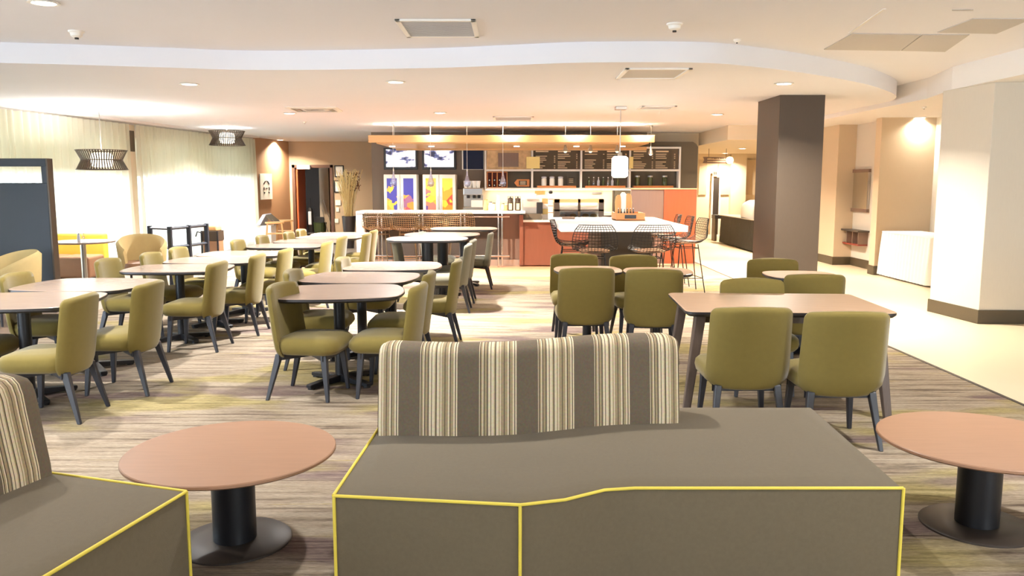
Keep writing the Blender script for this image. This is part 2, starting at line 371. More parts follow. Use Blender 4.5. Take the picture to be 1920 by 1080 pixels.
# floors
fl = struct(MB().box(-5.3, 3.75, -6, 14.35, -0.1, 0).build('floor', 'carpet'), 'streaked taupe and olive carpet of the dining room')
struct(MB().box(3.75, 11, -6, 30, -0.1, 0.0).build('floor', 'tile_floor'), 'pale cream tiled corridor floor')
struct(MB().box(3.735, 3.765, -6, 30, -0.02, 0.004).build('trim_1', 'base_metal'))
struct(MB().box(-5.3, 3.735, 14.35, 16.5, -0.1, 0.0).build('floor', 'terracotta'), 'terracotta wood floor before the bar')
struct(MB().box(-5.3, 3.735, 16.5, 30, -0.1, 0.0).build('floor', 'kitchen_tile'), 'grey floor behind the bar')
struct(MB().box(-12, -5.3, -6, 30, -0.1, 0.0).build('floor', 'wood_floor'), 'brown wood floor along the windows')
# ceilings
struct(MB().box(-12, 11, -6, 14, ZU, ZU + 0.12).build('ceiling', 'ceiling_paint'), 'upper white ceiling')
def smooth_curve(P, n=8):
    out = []
    for i in range(len(P) - 1):
        p0, p1, p2, p3 = P[max(i - 1, 0)], P[i], P[i + 1], P[min(i + 2, len(P) - 1)]
        for k in range(n):
            t = k / n
            out.append(tuple(0.5 * ((2 * p1[j]) + (-p0[j] + p2[j]) * t + (2 * p0[j] - 5 * p1[j] + 4 * p2[j] - p3[j]) * t * t + (-p0[j] + 3 * p1[j] - 3 * p2[j] + p3[j]) * t ** 3) for j in (0, 1)))
    return out + [tuple(P[-1])]
edge = smooth_curve([(-12, 8.0), (-8, 8.15), (-5.2, 8.43), (-3.7, 8.75), (-2.66, 8.97), (-0.91, 8.83), (0, 8.6), (0.76, 8.42), (1.85, 8.43), (2.48, 8.72), (3.23, 9.26), (4.2, 10.15), (4.96, 11.1), (5.35, 11.75), (5.55, 12.35)])
low = edge + [(5.55, 17.5), (4.5, 17.5), (4.5, 30), (-12, 30)]
struct(MB().prism(low, ZL, ZU + 0.1).build('ceiling', 'ceiling_paint', smooth=35), 'lower white ceiling with a wavy front edge')
struct(MB().prism([(5.55, 12.3), (5.55, 11.3), (5.3, 10.2), (5.25, -6), (11, -6), (11, 17.5), (5.55, 17.5)], ZR, ZU + 0.08).build('ceiling', 'white_paint'), 'cream bulkhead over the corridor pillar')
struct(MB().box(4.5, 11, 17.5, 30, ZC, ZU).build('ceiling', 'cream_wall'), 'lower cream ceiling of the far corridor')
# window wall with its openings
WIN = [(-17.0, -12.2), (-12.0, -7.2), (-7.0, -2.0), (-1.8, 3.3), (3.7, 8.9)]
ZS, ZH, ZD = 0.06, 2.52, 1.74
mb = MB(); wbox(mb, -19, 11.7, -0.25, 0, 0, ZS); wbox(mb, -19, 11.7, -0.25, 0, ZH, ZU)
xs = [-19] + [v for a in WIN for v in a] + [11.7]
for i in range(0, len(xs), 2): wbox(mb, xs[i], xs[i + 1], -0.25, 0, ZS, ZH)
struct(mb.build('wall_left', 'white_paint'), 'window wall behind the sheer curtains')
for i, (a, b) in enumerate(WIN):
    f = MB()
    for q in (a, b - 0.06): wbox(f, q, q + 0.06, -0.16, -0.10, ZS, ZH)
    for z in (ZS, ZH - 0.06): wbox(f, a, b, -0.16, -0.10, z, z + 0.06)
    wr = struct(f.build('window_%d' % (i + 1), 'white_paint'))
    n = 3
    for k in range(n):
        s0 = a + 0.06 + (b - a - 0.12) * k / n; s1 = a + 0.06 + (b - a - 0.12) * (k + 1) / n
        wbox(MB(), s0, s1 - 0.03, -0.135, -0.129, ZS + 0.06, ZH - 0.06).build('pane', 'clear_glass', wr)
        if k: wbox(MB(), s0 - 0.03, s0, -0.16, -0.10, ZS + 0.06, ZH - 0.06).build('mullion', 'white_paint', wr)
    wbox(MB(), a + 0.01, b - 0.01, -0.09, -0.086, ZD, ZH).build('roller_shade', 'shade_fabric', wr)
    c = W0 + WU * ((a + b) / 2) + WN * -0.3
    portal((c.x, c.y, (ZS + ZH) / 2), (0, R(-90), R(WA)), ZH - ZS, b - a)
struct(wbox(MB(), 8.98, 11.65, 0, 0.05, 0, ZL).build('wall_left', 'brown_wall'), 'brown painted wall between curtain and doorway')
struct(wbox(MB(), 3.31, 3.69, 0, 0.10, 0, ZL).build('wall_left', 'cream_wall'), 'narrow pier between the two curtains')
MBv = MB(); wbox(MBv, 3.36, 3.62, 0.10, 0.13, 2.22, 2.62); tag(MBv.build('wall_vent', 'charcoal_wall'), 'small dark vent cover on the pier between the curtains', 'vent')
# back wall with the service doorway
YB = 24.4
dl, dr, dt = on(547, 310, YB).x, on(624, 310, YB).x, on(547, 309, YB).z
wb = MB().box(-6.7, dl, YB, YB + 0.2, 0, ZL).box(dr, -3.95, YB, YB + 0.2, 0, ZL).box(dl, dr, YB, YB + 0.2, dt, ZL)
struct(wb.build('wall_back', 'taupe_wall'), 'taupe wall around the dark service doorway')
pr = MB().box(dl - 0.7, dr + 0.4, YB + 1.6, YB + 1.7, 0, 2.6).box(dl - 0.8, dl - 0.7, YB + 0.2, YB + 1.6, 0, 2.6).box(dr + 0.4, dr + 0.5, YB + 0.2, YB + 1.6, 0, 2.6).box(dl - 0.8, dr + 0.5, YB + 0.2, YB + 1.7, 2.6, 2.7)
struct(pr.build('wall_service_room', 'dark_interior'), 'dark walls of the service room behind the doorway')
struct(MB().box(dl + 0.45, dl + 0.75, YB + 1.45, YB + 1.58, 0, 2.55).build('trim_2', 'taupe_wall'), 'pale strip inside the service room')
fr = MB().box(dl, dl + 0.09, YB - 0.03, YB + 0.22, 0, dt).box(dr - 0.09, dr, YB - 0.03, YB + 0.22, 0, dt).box(dl, dr, YB - 0.03, YB + 0.22, dt - 0.09, dt)
d1 = struct(fr.build('door_1', 'door_frame', bevel=0.008), 'open service doorway with a dark brown frame')
MB().box(dl + 0.10, dl + 0.15, YB + 0.05, YB + 0.95, 0.02, dt - 0.1).build('door_leaf', 'door_wood', d1, bevel=0.006)
p = on(571, 311, YB); MB().box(p.x - 0.20, p.x + 0.18, YB - 0.12, YB - 0.03, p.z - 0.1, p.z + 0.02).build('door_closer', 'pale_grey', d1, bevel=0.01)
struct(MB().add([(x, y, z) for z in (0, ZL) for x, y in ((-4.0, 24.6), (-4.0, 24.4), (-3.34, 19.96), (-3.12, 19.96), (-3.12, 24.6))], [(0, 1, 2, 3, 4), (9, 8, 7, 6, 5), (0, 1, 6, 5), (1, 2, 7, 6), (2, 3, 8, 7), (3, 4, 9, 8), (4, 0, 5, 9)]).build('wall_bar_side', 'bar_wall'), 'grey brown return wall beside the bar')
YK = 19.9                                  # back wall of the bar
struct(MB().box(-3.34, 3.2, YK, YK + 0.2, 0, ZL).build('wall_bar', 'bar_wall'), 'grey brown wall behind the bar')
top = on(1250, 266, YK - 0.05).z; xr = on(1308, 300, YK - 0.05).x
poly = [(2.45, 0), (xr, 0), (xr, top - 0.12), (xr - 0.04, top - 0.05), (xr - 0.12, top), (2.45, top)]
m_ = MB(); m_.loft([[(x, y, z) for x, z in poly] for y in (YK - 0.06, YK + 0.3)])
struct(m_.build('wall_bar_end', 'charcoal_wall'), 'charcoal wall with a rounded corner at the bar end')
struct(MB().box(3.2, 4.5, YK + 0.3, YK + 0.4, 0, ZL).build('wall_bar_rear', 'cream_wall'))
# corridor walls
struct(MB().box(3.5, 11, 26, 26.2, 0, ZC).build('wall_corridor', 'cream_wall'), 'cream wall at the end of the corridor')
wc = bpy.data.objects['wall_corridor']
for a, b in ((1312, 1325), (1348, 1372), (1400, 1432)):
    p, q = on(a, 310, 25.9), on(b, 365, 25.9)
    MB().box(p.x, q.x, 25.96, 26.0, q.z, 2.32).build('panel', 'tan_wallpaper', wc)
for a, b in ((1372, 1398),):
    p, q = on(a, 300, 25.8), on(b, 365, 25.8); MB().box(p.x, q.x, 25.8, 26.0, 0, ZC).build('pilaster', 'cream_wall', wc)
p, q = on(1338, 333, 25.9), on(1347, 400, 25.9)
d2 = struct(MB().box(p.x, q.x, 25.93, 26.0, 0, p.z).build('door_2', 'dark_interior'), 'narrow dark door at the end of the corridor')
MB().box(q.x, q.x + 0.05, 25.9, 26.0, 0, p.z + 0.05).build('door_jamb', 'white_paint', d2)
MB().box(p.x - 0.05, p.x, 25.9, 26.0, 0, p.z + 0.05).build('door_jamb', 'white_paint', d2)
# right-hand walls: niche, block and pillar
WR = [((6.35, 16.3), (6.35, 19.7), 'grey_wallpaper'), ((6.35, 16.3), (6.7, 16.3), 'tan_wallpaper'), ((6.7, 16.3), (6.7, 15.25), 'grey_wallpaper'), ((6.4, 15.25), (6.7, 15.25), 'grey_wallpaper'),
      ((6.4, 14.5), (6.4, 15.25), 'grey_wallpaper'), ((6.4, 14.5), (7.35, 14.5), 'tan_wallpaper'), ((7.35, 14.5), (7.35, 10.6), 'grey_wallpaper'), ((7.35, 10.6), (11, 10.6), 'grey_wallpaper')]
mbs = {}
def niche(name, poly, m, label):
    o = struct(MB().prism(poly, 0, ZR + 0.02).build(name, m), label)
    struct(MB().prism(polyoff(poly, -0.015), 0, 0.16).build('baseboard_' + name[5:], 'baseboard'))
    return o
niche('wall_niche', [(6.35, 16.3), (6.7, 16.3), (6.9, 16.3), (6.9, 19.7), (6.35, 19.7)], 'tan_wallpaper', 'tan wall before the niche')
niche('wall_mirror', [(6.7, 14.7), (6.95, 14.7), (6.95, 16.35), (6.7, 16.35)], 'grey_wallpaper', 'grey papered niche wall behind the mirror')
niche('wall_block', [(6.38, 14.5), (7.4, 14.5), (7.4, 14.72), (6.38, 14.72)], 'tan_wallpaper', 'tan wall block behind the skirted table')
niche('wall_right', [(7.32, 8.0), (7.6, 8.0), (7.6, 14.55), (7.32, 14.55)], 'grey_wallpaper', 'pale grey wall behind the big pillar')
struct(MB().box(7.2, 11, 19.7, 19.9, 0, ZC).build('wall_corridor_side', 'tan_wallpaper'))
struct(MB().box(6.9, 11, 19.66, 19.7, 0, 0.16).build('baseboard_corridor', 'baseboard'))
PIL = [(5.38, 9.42), (6.9, 9.42), (6.9, 10.35), (5.28, 10.35)]
struct(MB().prism(PIL, 0, ZR).build('wall_pillar', 'grey_wallpaper', bevel=0.006), 'broad grey papered pillar by the corridor')
struct(MB().prism(polyoff(PIL, -0.015), 0, 0.16).build('baseboard_pillar', 'baseboard', bevel=0.004))
struct(MB().box(10.9, 11, -6, 30, 0, ZU).build('wall_right', 'cream_wall'))
struct(MB().box(4.4, 4.5, 20.3, 26, 0, ZU).build('wall_corridor_inner', 'cream_wall'), 'cream corridor wall behind the bar end')
struct(MB().box(9.6, 9.8, -6, 11, 0, ZR).build('wall_right', 'grey_wallpaper'))
# rear wall behind the camera, three windows
RWIN = [(-9.5, -6.9), (5.0, 7.6)]
mb = MB().box(-12, 11, -6.2, -6, 0, 0.3).box(-12, 11, -6.2, -6, 2.5, ZU)
xs = [-12] + [v for a in RWIN for v in a] + [11]
for i in range(0, len(xs), 2): mb.box(xs[i], xs[i + 1], -6.2, -6, 0.3, 2.5)
struct(mb.build('wall_rear', 'white_paint'))
for a, b in RWIN: portal(((a + b) / 2, -6.25, 1.4), (R(90), 0, 0), b - a, 2.2)
# dark column
ct = at(1463, 178, ZL); cx0 = ct.x; cy0 = ct.y
cw = at(1548, 178, ZL).x - cx0
o = struct(MB().prism([(cx0, cy0), (cx0 + cw, cy0), (cx0 + cw, cy0 + 0.75), (cx0 - 0.02, cy0 + 0.95)], 0, ZL).build('column', 'column_laminate', bevel=0.006), 'dark brown laminate column between dining room and corridor')
struct(MB().prism(polyoff([(cx0, cy0), (cx0 + cw, cy0), (cx0 + cw, cy0 + 0.75), (cx0 - 0.02, cy0 + 0.95)], -0.012), 0, 0.12).build('baseboard_column', 'baseboard'))
# curtain rail
struct(wbox(MB(), -7.2, 8.98, 0.05, 0.34, ZL - 0.035, ZL).build('trim_3', 'white_paint'), 'white curtain track along the ceiling')
struct(wbox(MB(), -7.2, 8.98, 0.12, 0.16, ZL - 0.07, ZL - 0.035).build('trim_4', 'steel'))
# curtains
def curtain(s0, s1, label):
    def fn(u, v):
        s = s0 + (s1 - s0) * u; ph = s * 2 * math.pi / 0.17 + 0.9 * math.sin(s * 3.1) + 0.6 * math.sin(s * 7.7)
        amp = (0.058 + 0.024 * math.sin(s * 2.3)) * (0.6 + 0.5 * (1 - v))
        return wl(s + 0.012 * math.sin(ph * 0.5 + v), 0.20 + amp * math.sin(ph + 0.5 * math.sin(v * 3 + s)), 0.02 + (ZL - 0.09) * v)
    o = MB().grid(fn, int((s1 - s0) * 75), 10).build('curtain', 'sheer_curtain', smooth=180)
    tag(o, label, 'curtain', 'sheer window curtains')
curtain(-6.8, 3.28, 'long sheer cream curtain behind the dark room divider and hanging lamp')
curtain(3.58, 8.95, 'sheer cream curtain between the narrow pier and the brown wall')

# ================================================================ ceiling fixtures
def spot(parent, loc, power, col, spread=140, size=0.13):
    l = bpy.data.lights.new('lamp_light', 'AREA'); l.shape = 'DISK'; l.size = size; l.energy = power * LAMP; l.color = col; l.spread = R(spread)
    o = bpy.data.objects.new('lamp_light', l); COL.objects.link(o); o.parent = parent; o.location = loc
    return o
WARM, NEUT, AMB = (1.0, 0.90, 0.76), (1.0, 0.985, 0.97), (1.0, 0.84, 0.64)
def downlight(px, py, z, power, col, label, r=0.085, lens='lamp_lens'):
    p = at(px, py, z)
    t = thing('downlight', label, 'downlight', (p.x, p.y, z), 0, 'recessed ceiling downlights')
    MB().lathe([(r, -0.002), (r + 0.03, -0.004), (r + 0.032, -0.010), (r + 0.004, -0.012), (r, -0.008)], 28).build('trim_ring', 'white_plastic', t, smooth=40)
    MB().lathe([(r, -0.003), (r * 0.98, -0.009)], 28).build('lens', lens, t)
    if power: spot(t, (0, 0, -0.03), power, col)
    return t
DL = [(742, 153, ZL, 210, NEUT, 'bright downlight at the middle of the lower ceiling'),
      (543, 212, ZL, 190, NEUT, 'downlight beside the square ceiling diffuser'),
      (825, 211, ZL, 210, WARM, 'downlight between the diffuser and the bar canopy'),
      (525, 262, ZL, 120, AMB, 'downlight washing the brown wall with the poster'),
      (1470, 156, ZL, 190, WARM, 'downlight just before the dark column'),
      (1345, 214, ZL, 210, WARM, 'downlight between the cube lamp and the dark column'),
      (1600, 207, ZL, 190, WARM, 'downlight just behind the dark column'),
      (1725, 220, ZR, 26, WARM, 'downlight over the white skirted table'),
      (1430, 268, ZC, 70, AMB, 'corridor downlight nearest the dark column'),
      (1392, 278, ZC, 70, AMB, 'second corridor downlight past the column'),
      (1360, 287, ZC, 60, AMB, 'corridor downlight above the hanging sign'),
      (1335, 291, ZC, 25, AMB, 'corridor downlight by the charcoal bar wall'),
      (355, 157, ZL, 60, NEUT, 'shallow flush light near the hourglass lamps'),
      (82, 4, ZU, 50, NEUT, 'flush ceiling light at the upper corner above the smoke detector'),
      (812, 231, ZL, 58, AMB, 'downlight before the canopy, in front of the televisions'),
      (957, 231, ZL, 58, AMB, 'downlight before the canopy middle, in front of the photo board'),
      (1078, 231, ZL, 58, AMB, 'downlight before the canopy, in front of the jars shelf'),
      (1205, 231, ZL, 58, AMB, 'downlight before the canopy end beside the cube lamp')]
for d in DL: downlight(*d)
# unseen fill lamps, added to brighten the near half of the room
def near_fill_light(x, y, lab):
    t = thing('downlight', lab, 'downlight', (x, y, ZU), 0, 'added fill downlights over the sofas'); r = 0.085
    MB().lathe([(r, -0.002), (r + 0.03, -0.004), (r + 0.032, -0.010), (r + 0.004, -0.012), (r, -0.008)], 28).build('trim_ring', 'white_plastic', t, smooth=40)
    MB().lathe([(r, -0.003), (r * 0.98, -0.009)], 28).build('lens', 'lamp_lens', t); spot(t, (0, 0, -0.03), 36, NEUT)
for x, y, lab in ((-3.4, 4.6, 'added fill downlight over the nearest window table'), (-0.2, 4.9, 'added fill downlight over the striped sofa back'), (3.0, 4.6, 'added fill downlight over the long table end'),
                  (-3.4, 1.6, 'added fill downlight over the corner sofa'), (3.0, 1.6, 'added fill downlight over the coffee table by the corridor')): near_fill_light(x, y, lab)
def sprinkle(px, py, z, label, big=True):
    p = at(px, py, z); s_ = 1 if big else 0.5
    t = thing('smoke_detector' if big else 'sprinkler_head', label, 'smoke detector' if big else 'sprinkler', (p.x, p.y, z), 0, 'ceiling safety fittings')
    MB().lathe([(0.07 * s_, 0), (0.07 * s_, -0.012), (0.055 * s_, -0.02), (0.05 * s_, -0.045 * s_), (0.03 * s_, -0.06 * s_)], 24).build('housing', 'white_plastic', t, smooth=40)
    MB().lathe([(0.018 * s_, -0.058 * s_), (0.018 * s_, -0.075 * s_)], 12).build('sensor', 'black_plastic', t)
sprinkle(143, 58, ZU, 'white smoke detector above the hourglass lamps')
sprinkle(1265, 44, ZU, 'white smoke detector nearer the ceiling access panels')
sprinkle(1382, 74, ZU, 'small sprinkler head near the wavy ceiling edge', False)
sprinkle(1733, 200, ZR, 'small sprinkler head over the corridor bulkhead', False)
sprinkle(571, 228, ZL, 'tiny sprinkler head past the square diffuser', False)
def cpoly(pts, z, dz): return MB().loft([[(*at(a, b, z).xy, z + k) for a, b in pts] for k in (-dz, 0.0)])
def vent(pts, z, label, m='panel_grey', slats=0):
    P = [at(a, b, z) for a, b in pts]; c = sum(P, Vector()) / 4
    wx = ((P[1] - P[0]).length + (P[2] - P[3]).length) / 2; wy = ((P[2] - P[1]).length + (P[3] - P[0]).length) / 2
    wy = min(wy, wx * 1.2)
    t = thing('ceiling_vent', label, 'vent', (c.x, c.y, z), 0, 'ceiling vents')
    f = MB(); e = 0.045
    f.box(-wx / 2, wx / 2, -wy / 2, -wy / 2 + e, -0.018, 0).box(-wx / 2, wx / 2, wy / 2 - e, wy / 2, -0.018, 0).box(-wx / 2, -wx / 2 + e, -wy / 2, wy / 2, -0.018, 0).box(wx / 2 - e, wx / 2, -wy / 2, wy / 2, -0.018, 0)
    f.build('frame', 'white_plastic', t, bevel=0.004)
    MB().box(-wx / 2 + e, wx / 2 - e, -wy / 2 + e, wy / 2 - e, -0.006, 0).build('grille_plate', m, t)
    for k in range(slats):
        y = -wy / 2 + e + (wy - 2 * e) * (k + 0.5) / slats
        MB().box(-wx / 2 + e, wx / 2 - e, y - 0.012, y + 0.004, -0.016, -0.006).build('slat', 'panel_grey', t)
vent([(733, 36), (888, 33), (902, 68), (770, 68)], ZU, 'large grey return air grille in the upper ceiling', 'panel_grey', 14)
vent([(1163, 127), (1293, 127), (1275, 146), (1163, 146)], ZL, 'pale flush panel behind the wavy ceiling edge', 'panel_grey')
vent([(925, 218), (1000, 218), (1000, 225), (925, 225)], ZL, 'small grey vent in front of the bar canopy', 'panel_grey', 4)
vent([(1200, 198), (1265, 198), (1262, 204), (1197, 204)], ZL, 'slim vent beside the cube lamp ceiling plate', 'white_plastic', 3)
vent([(700, 251), (745, 251), (745, 255), (700, 255)], ZL, 'dark slot vent above the canopy end by the screens', 'charcoal_wall', 2)
# round-square diffuser
p = at(590, 204, ZL); t = thing('ceiling_diffuser', 'square stepped air diffuser on the lower ceiling', 'vent', (p.x, p.y, ZL), R(4))
for k, r_ in enumerate((0.40, 0.31, 0.22, 0.13)):
    a = MB(); h = -0.03 + 0.002 * k
    a.loft([[(x, y, z) for x, y in rrect(2 * q, 2 * q, 0.02, 2)] for q, z in ((r_, 0), (r_, -0.012), (r_ - 0.05, h), (r_ - 0.07, h + 0.004), (r_ - 0.07, 0))]).build('louver_ring', 'steel' if k % 2 else 'white_plastic', t, smooth=30)
# access panels in the upper ceiling
cu = bpy.data.objects['ceiling']
for pts in ([(1545, 92), (1598, 62), (1728, 64), (1688, 94)], [(1690, 94), (1730, 64), (1818, 64), (1772, 96)], [(1757, 60), (1824, 34), (1935, 34), (1868, 62)]):
    cpoly(pts, ZU, 0.008).build('access_panel', 'panel_grey', cu)
cpoly([(1590, 62), (1656, 16), (1661, 16), (1596, 62)], ZU, 0.006).build('joint_strip', 'white_paint', cu)
cpoly([(1785, 17), (1825, 17), (1825, 19), (1785, 19)], ZU, 0.006).build('joint_strip', 'panel_grey', cu)

# hourglass pendants
def pendant(px_top, py_top, cpx, cpy, Wpx, label):
    p = at(px_top, py_top, ZL); t = thing('hourglass_pendant', label, 'pendant lamp', (p.x, p.y, ZL), 0, 'slatted hourglass pendant lamps')
    zc = on(cpx, cpy, p.y).z - ZL; r = Wpx * p.y / F / 2
    MB().lathe([(0.06, 0), (0.06, -0.02), (0.05, -0.026)], 24).build('canopy', 'steel', t, smooth=40)
    MB().lathe([(0.006, -0.02), (0.006, zc + 0.05)], 8).build('cord', 'steel', t)
    h = r * 0.40
    for s in (1, -1):
        sl = MB(); n = 56
        for k in range(n):
            a = 2 * math.pi * k / n; ca, sa = math.cos(a), math.sin(a); tw = 0.0085
            v = []
            for rr, z in ((r * 0.80, zc), (r, zc + s * h)):
                for q in (-tw, tw):
                    for d in (0, 0.006): v.append((ca * (rr - d) - sa * q, sa * (rr - d) + ca * q, z))
            sl.add(v, [(0, 1, 3, 2), (4, 6, 7, 5), (0, 4, 5, 1), (2, 3, 7, 6), (0, 2, 6, 4), (1, 5, 7, 3)])
        so = sl.build('slat_cone', 'bronze_slat', t); so['kind'] = 'stuff'
        MB().tube([(r * math.cos(2 * math.pi * k / 40), r * math.sin(2 * math.pi * k / 40), zc + s * h) for k in range(40)], 0.007, 6, closed=True).build('hoop', 'bronze_slat', t, smooth=60)
    MB().tube([(r * .8 * math.cos(2 * math.pi * k / 40), r * .8 * math.sin(2 * math.pi * k / 40), zc) for k in range(40)], 0.008, 6, closed=True).build('waist_hoop', 'bronze_slat', t, smooth=60)
    MB().lathe([(r * 0.3, zc - h * 0.75), (r * 0.42, zc - h * 0.6), (r * 0.42, zc + h * 0.6), (r * 0.3, zc + h * 0.75)], 24).build('diffuser', 'frosted_core', t, smooth=40)
    spot(t, (0, 0, zc - h * 0.9), 40, NEUT)
    u = spot(t, (0, 0, min(-0.04, zc + h * 0.9)), 60, NEUT, 170); u.rotation_euler = (math.pi, 0, 0)
pendant(185, 202, 190, 300, 88, 'hourglass slatted pendant lamp nearer the dark room divider')
pendant(425, 239, 426, 259, 64, 'hourglass slatted pendant lamp hugging the ceiling by the brown wall')
# cube pendant
p = at(1164, 200, ZL); t = thing('cube_pendant', 'glowing white cube pendant on a slim rod over the white communal table', 'pendant lamp', (p.x, p.y, ZL))
z1, z0 = on(1164, 293, p.y).z - ZL, on(1164, 333, p.y).z - ZL; hw = 28 * p.y / F / 2
MB().box(-0.085, 0.085, -0.085, 0.085, -0.05, 0).build('canopy', 'steel', t, bevel=0.006)
MB().lathe([(0.008, -0.05), (0.008, z1 + 0.05)], 8).build('rod', 'steel', t)
MB().lathe([(0.03, z1 + 0.06), (0.04, z1)], 12).build('socket_cap', 'steel', t)
MB().loft([[(x, y, z) for x, y in rrect(2 * (hw - e), 2 * (hw - e), 0.04, 4)] for e, z in ((0.03, z0), (0, z0 + 0.03), (0, z1 - 0.03), (0.03, z1))]).build('shade', 'cube_shade', t, smooth=50)
spot(t, (0, 0, z0 - 0.02), 60, WARM)
# teardrop glass pendants over the bar and small halogen drops over the till
def teardrop(px, py, Y, label, small=False):
    q = on(px, py, Y); t = thing('glass_pendant', label, 'pendant lamp', (q.x, Y, ZL), 0, 'small pendants above the bar'); z = q.z - ZL
    MB().lathe([(0.035, 0), (0.035, -0.02)], 16).build('canopy', 'steel', t)
    MB().lathe([(0.004, -0.02), (0.004, z + 0.16)], 6).build('cord', 'white_plastic', t)
    if small:
        MB().lathe([(0.012, z + 0.17), (0.045, z + 0.06), (0.05, z + 0.02)], 14, cap=False).build('shade', 'steel', t, smooth=50)
        MB().sphere((0, 0, z + 0.03), 0.035).build('bulb', 'lamp_core', t, smooth=60)
    else:
        MB().lathe([(0.012, z + 0.22), (0.02, z + 0.14), (0.055, z + 0.03), (0.07, z - 0.03), (0.055, z - 0.08), (0.02, z - 0.10)], 18).build('shade', 'glass_shade', t, smooth=60)
        MB().lathe([(0.013, z + 0.26), (0.013, z + 0.12)], 10).build('socket', 'white_plastic', t)
for i, (x, y) in enumerate(((738, 341), (808, 341), (876, 341), (943, 341))):
    teardrop(x, y, 17.0, ['teardrop glass pendant before the blue leaf cooler', 'teardrop glass pendant before the yellow leaf cooler', 'teardrop glass pendant before the coffee machine', 'teardrop glass pendant before the bottle rack'][i])
for i, (x, y) in enumerate(((1060, 286), (1107, 286), (1157, 286), (1220, 291))):
    teardrop(x, y, 17.6, 'small halogen drop lamp before the menu board, number %s from the shelf photo' % ['one', 'two', 'three', 'four'][i], True)
# ================================================================ bar canopy, bar and back bar
cL, cR = on(690, 253, 16.9).x, on(1228, 253, 16.9).x; cz1, cz0 = on(690, 253.5, 16.9).z, on(690, 267, 16.9).z
t = thing('bar_canopy', 'long light wood canopy hung above the bar', 'canopy', (0, 0, 0))
MB().box(cL, cR, 16.9, 17.0, cz0, cz1).build('front_board', 'light_wood', t, bevel=0.006)
MB().box(cL + 0.15, cR - 0.1, 17.0, 19.5, cz0 - 0.02, cz0 + 0.06).build('soffit_board', 'light_wood', t)
MB().box(cL + 0.2, cR + 0.25, 19.45, 19.6, cz0 - 0.06, cz0 + 0.02).build('rear_board', 'light_wood', t)
for x in (-2.4, 2.2): MB().lathe([(0.012, cz1), (0.012, ZL)], 8, (x, 17.05)).build('hanger_rod', 'steel', t)
for x in (-2.6, -1.75, 0.1, 1.4, 2.4):
    MB().lathe([(0.06, cz0 - 0.03), (0.06, cz0 - 0.018)], 18, (x, 18.2)).build('soffit_light', 'lamp_lens', t); spot(t, (x, 18.2, cz0 - 0.04), 17, WARM)
cl = bpy.data.lights.new('canopy_uplight', 'AREA'); cl.shape = 'RECTANGLE'; cl.size = 5.2; cl.size_y = 0.08; cl.energy = 70; cl.color = WARM; cl.spread = R(170)
co = bpy.data.objects.new('canopy_uplight', cl); COL.objects.link(co); co.parent = t; co.location = (0, 17.2, cz1 - 0.02); co.rotation_euler = (math.pi, 0, 0)
# bar counter
BF = 15.75
x0, x1 = on(667, 397, BF).x, on(985, 400, BF).x
t = thing('bar_counter', 'long bar counter with white top and dark slate front panels', 'bar', (0, 0, 0))
MB().box(x0, x1, BF, BF + 0.75, 1.03, 1.075).build('countertop', 'quartz', t, bevel=0.006)
MB().box(x0, x0 + 0.12, BF + 0.02, BF + 0.7, 0, 1.03).build('end_panel', 'white_plastic', t)
pxs = [680, 706, 790, 868, 938, 976]
for i in range(len(pxs) - 1):
    a, b = on(pxs[i], 450, BF + 0.4).x, on(pxs[i + 1], 450, BF + 0.4).x
    MB().box(a + 0.006, b - 0.006, BF + 0.4, BF + 0.45, 0.12, 1.03).build('front_panel', 'slate_bar' if i < 4 else 'brown_panel', t)
MB().box(x0 + 0.1, x1 - 0.1, BF + 0.45, BF + 0.7, 0, 1.03).build('carcass', 'charcoal_wall', t)
MB().box(x0 + 0.1, x1 - 0.1, BF + 0.36, BF + 0.45, 0, 0.12).build('kick_plate', 'steel', t)
for px in (713, 790, 868, 938):
    x = on(px, 450, BF + 0.08).x
    for d in (-0.035, 0.035): MB().lathe([(0.018, 0), (0.018, 1.03)], 10, (x + d, BF + 0.08)).build('post', 'chrome', t, smooth=60)
MB().tube([(x0 + 0.15, BF + 0.05, 0.22), (x1 - 0.3, BF + 0.05, 0.22)], 0.02, 8).build('foot_rail', 'chrome', t, smooth=60)
MB().tube([(x0 + 0.15, BF + 0.06, 0.97), (x1 - 0.3, BF + 0.06, 0.97)], 0.016, 8).build('hook_rail', 'chrome', t, smooth=60)
# service counter in orange laminate, right of the bar
sx0, sx1 = on(976, 450, 16.0).x, on(1035, 450, 16.0).x
t = thing('service_counter', 'orange laminate service counter below the till', 'counter', (0, 0, 0))
MB().box(sx0, sx1 + 1.45, 16.0, 16.7, 0.02, 0.86).build('front_panel', 'counter_panel', t, bevel=0.004)
MB().box(sx0 - 0.02, sx0 + 0.05, 15.96, 16.7, 0.02, 1.0).build('end_panel', 'counter_panel', t)
MB().box(sx0 + 0.05, sx1 + 1.5, 15.95, 16.72, 0.86, 0.9).build('countertop', 'quartz', t, bevel=0.004)
# back counter under the shelves
t = thing('back_counter', 'back counter along the wall behind the bar', 'counter', (0, 0, 0))
MB().box(-1.3, 2.4, YK - 0.7, YK - 0.015, 0.86, 0.92).build('countertop', 'quartz', t)
MB().box(-1.3, 2.4, YK - 0.65, YK - 0.015, 0, 0.86).build('cabinet_body', 'brown_panel', t)
MB().box(-1.3, 2.4, YK - 0.012, YK - 0.002, 0.92, on(950, 355, YK).z).build('splashback', 'cream_wall', t)
def wallrect(a, b, c, d, Y): p, q = on(a, b, Y), on(c, d, Y); return p.x, q.x, q.z, p.z    # x0, x1, z0, z1
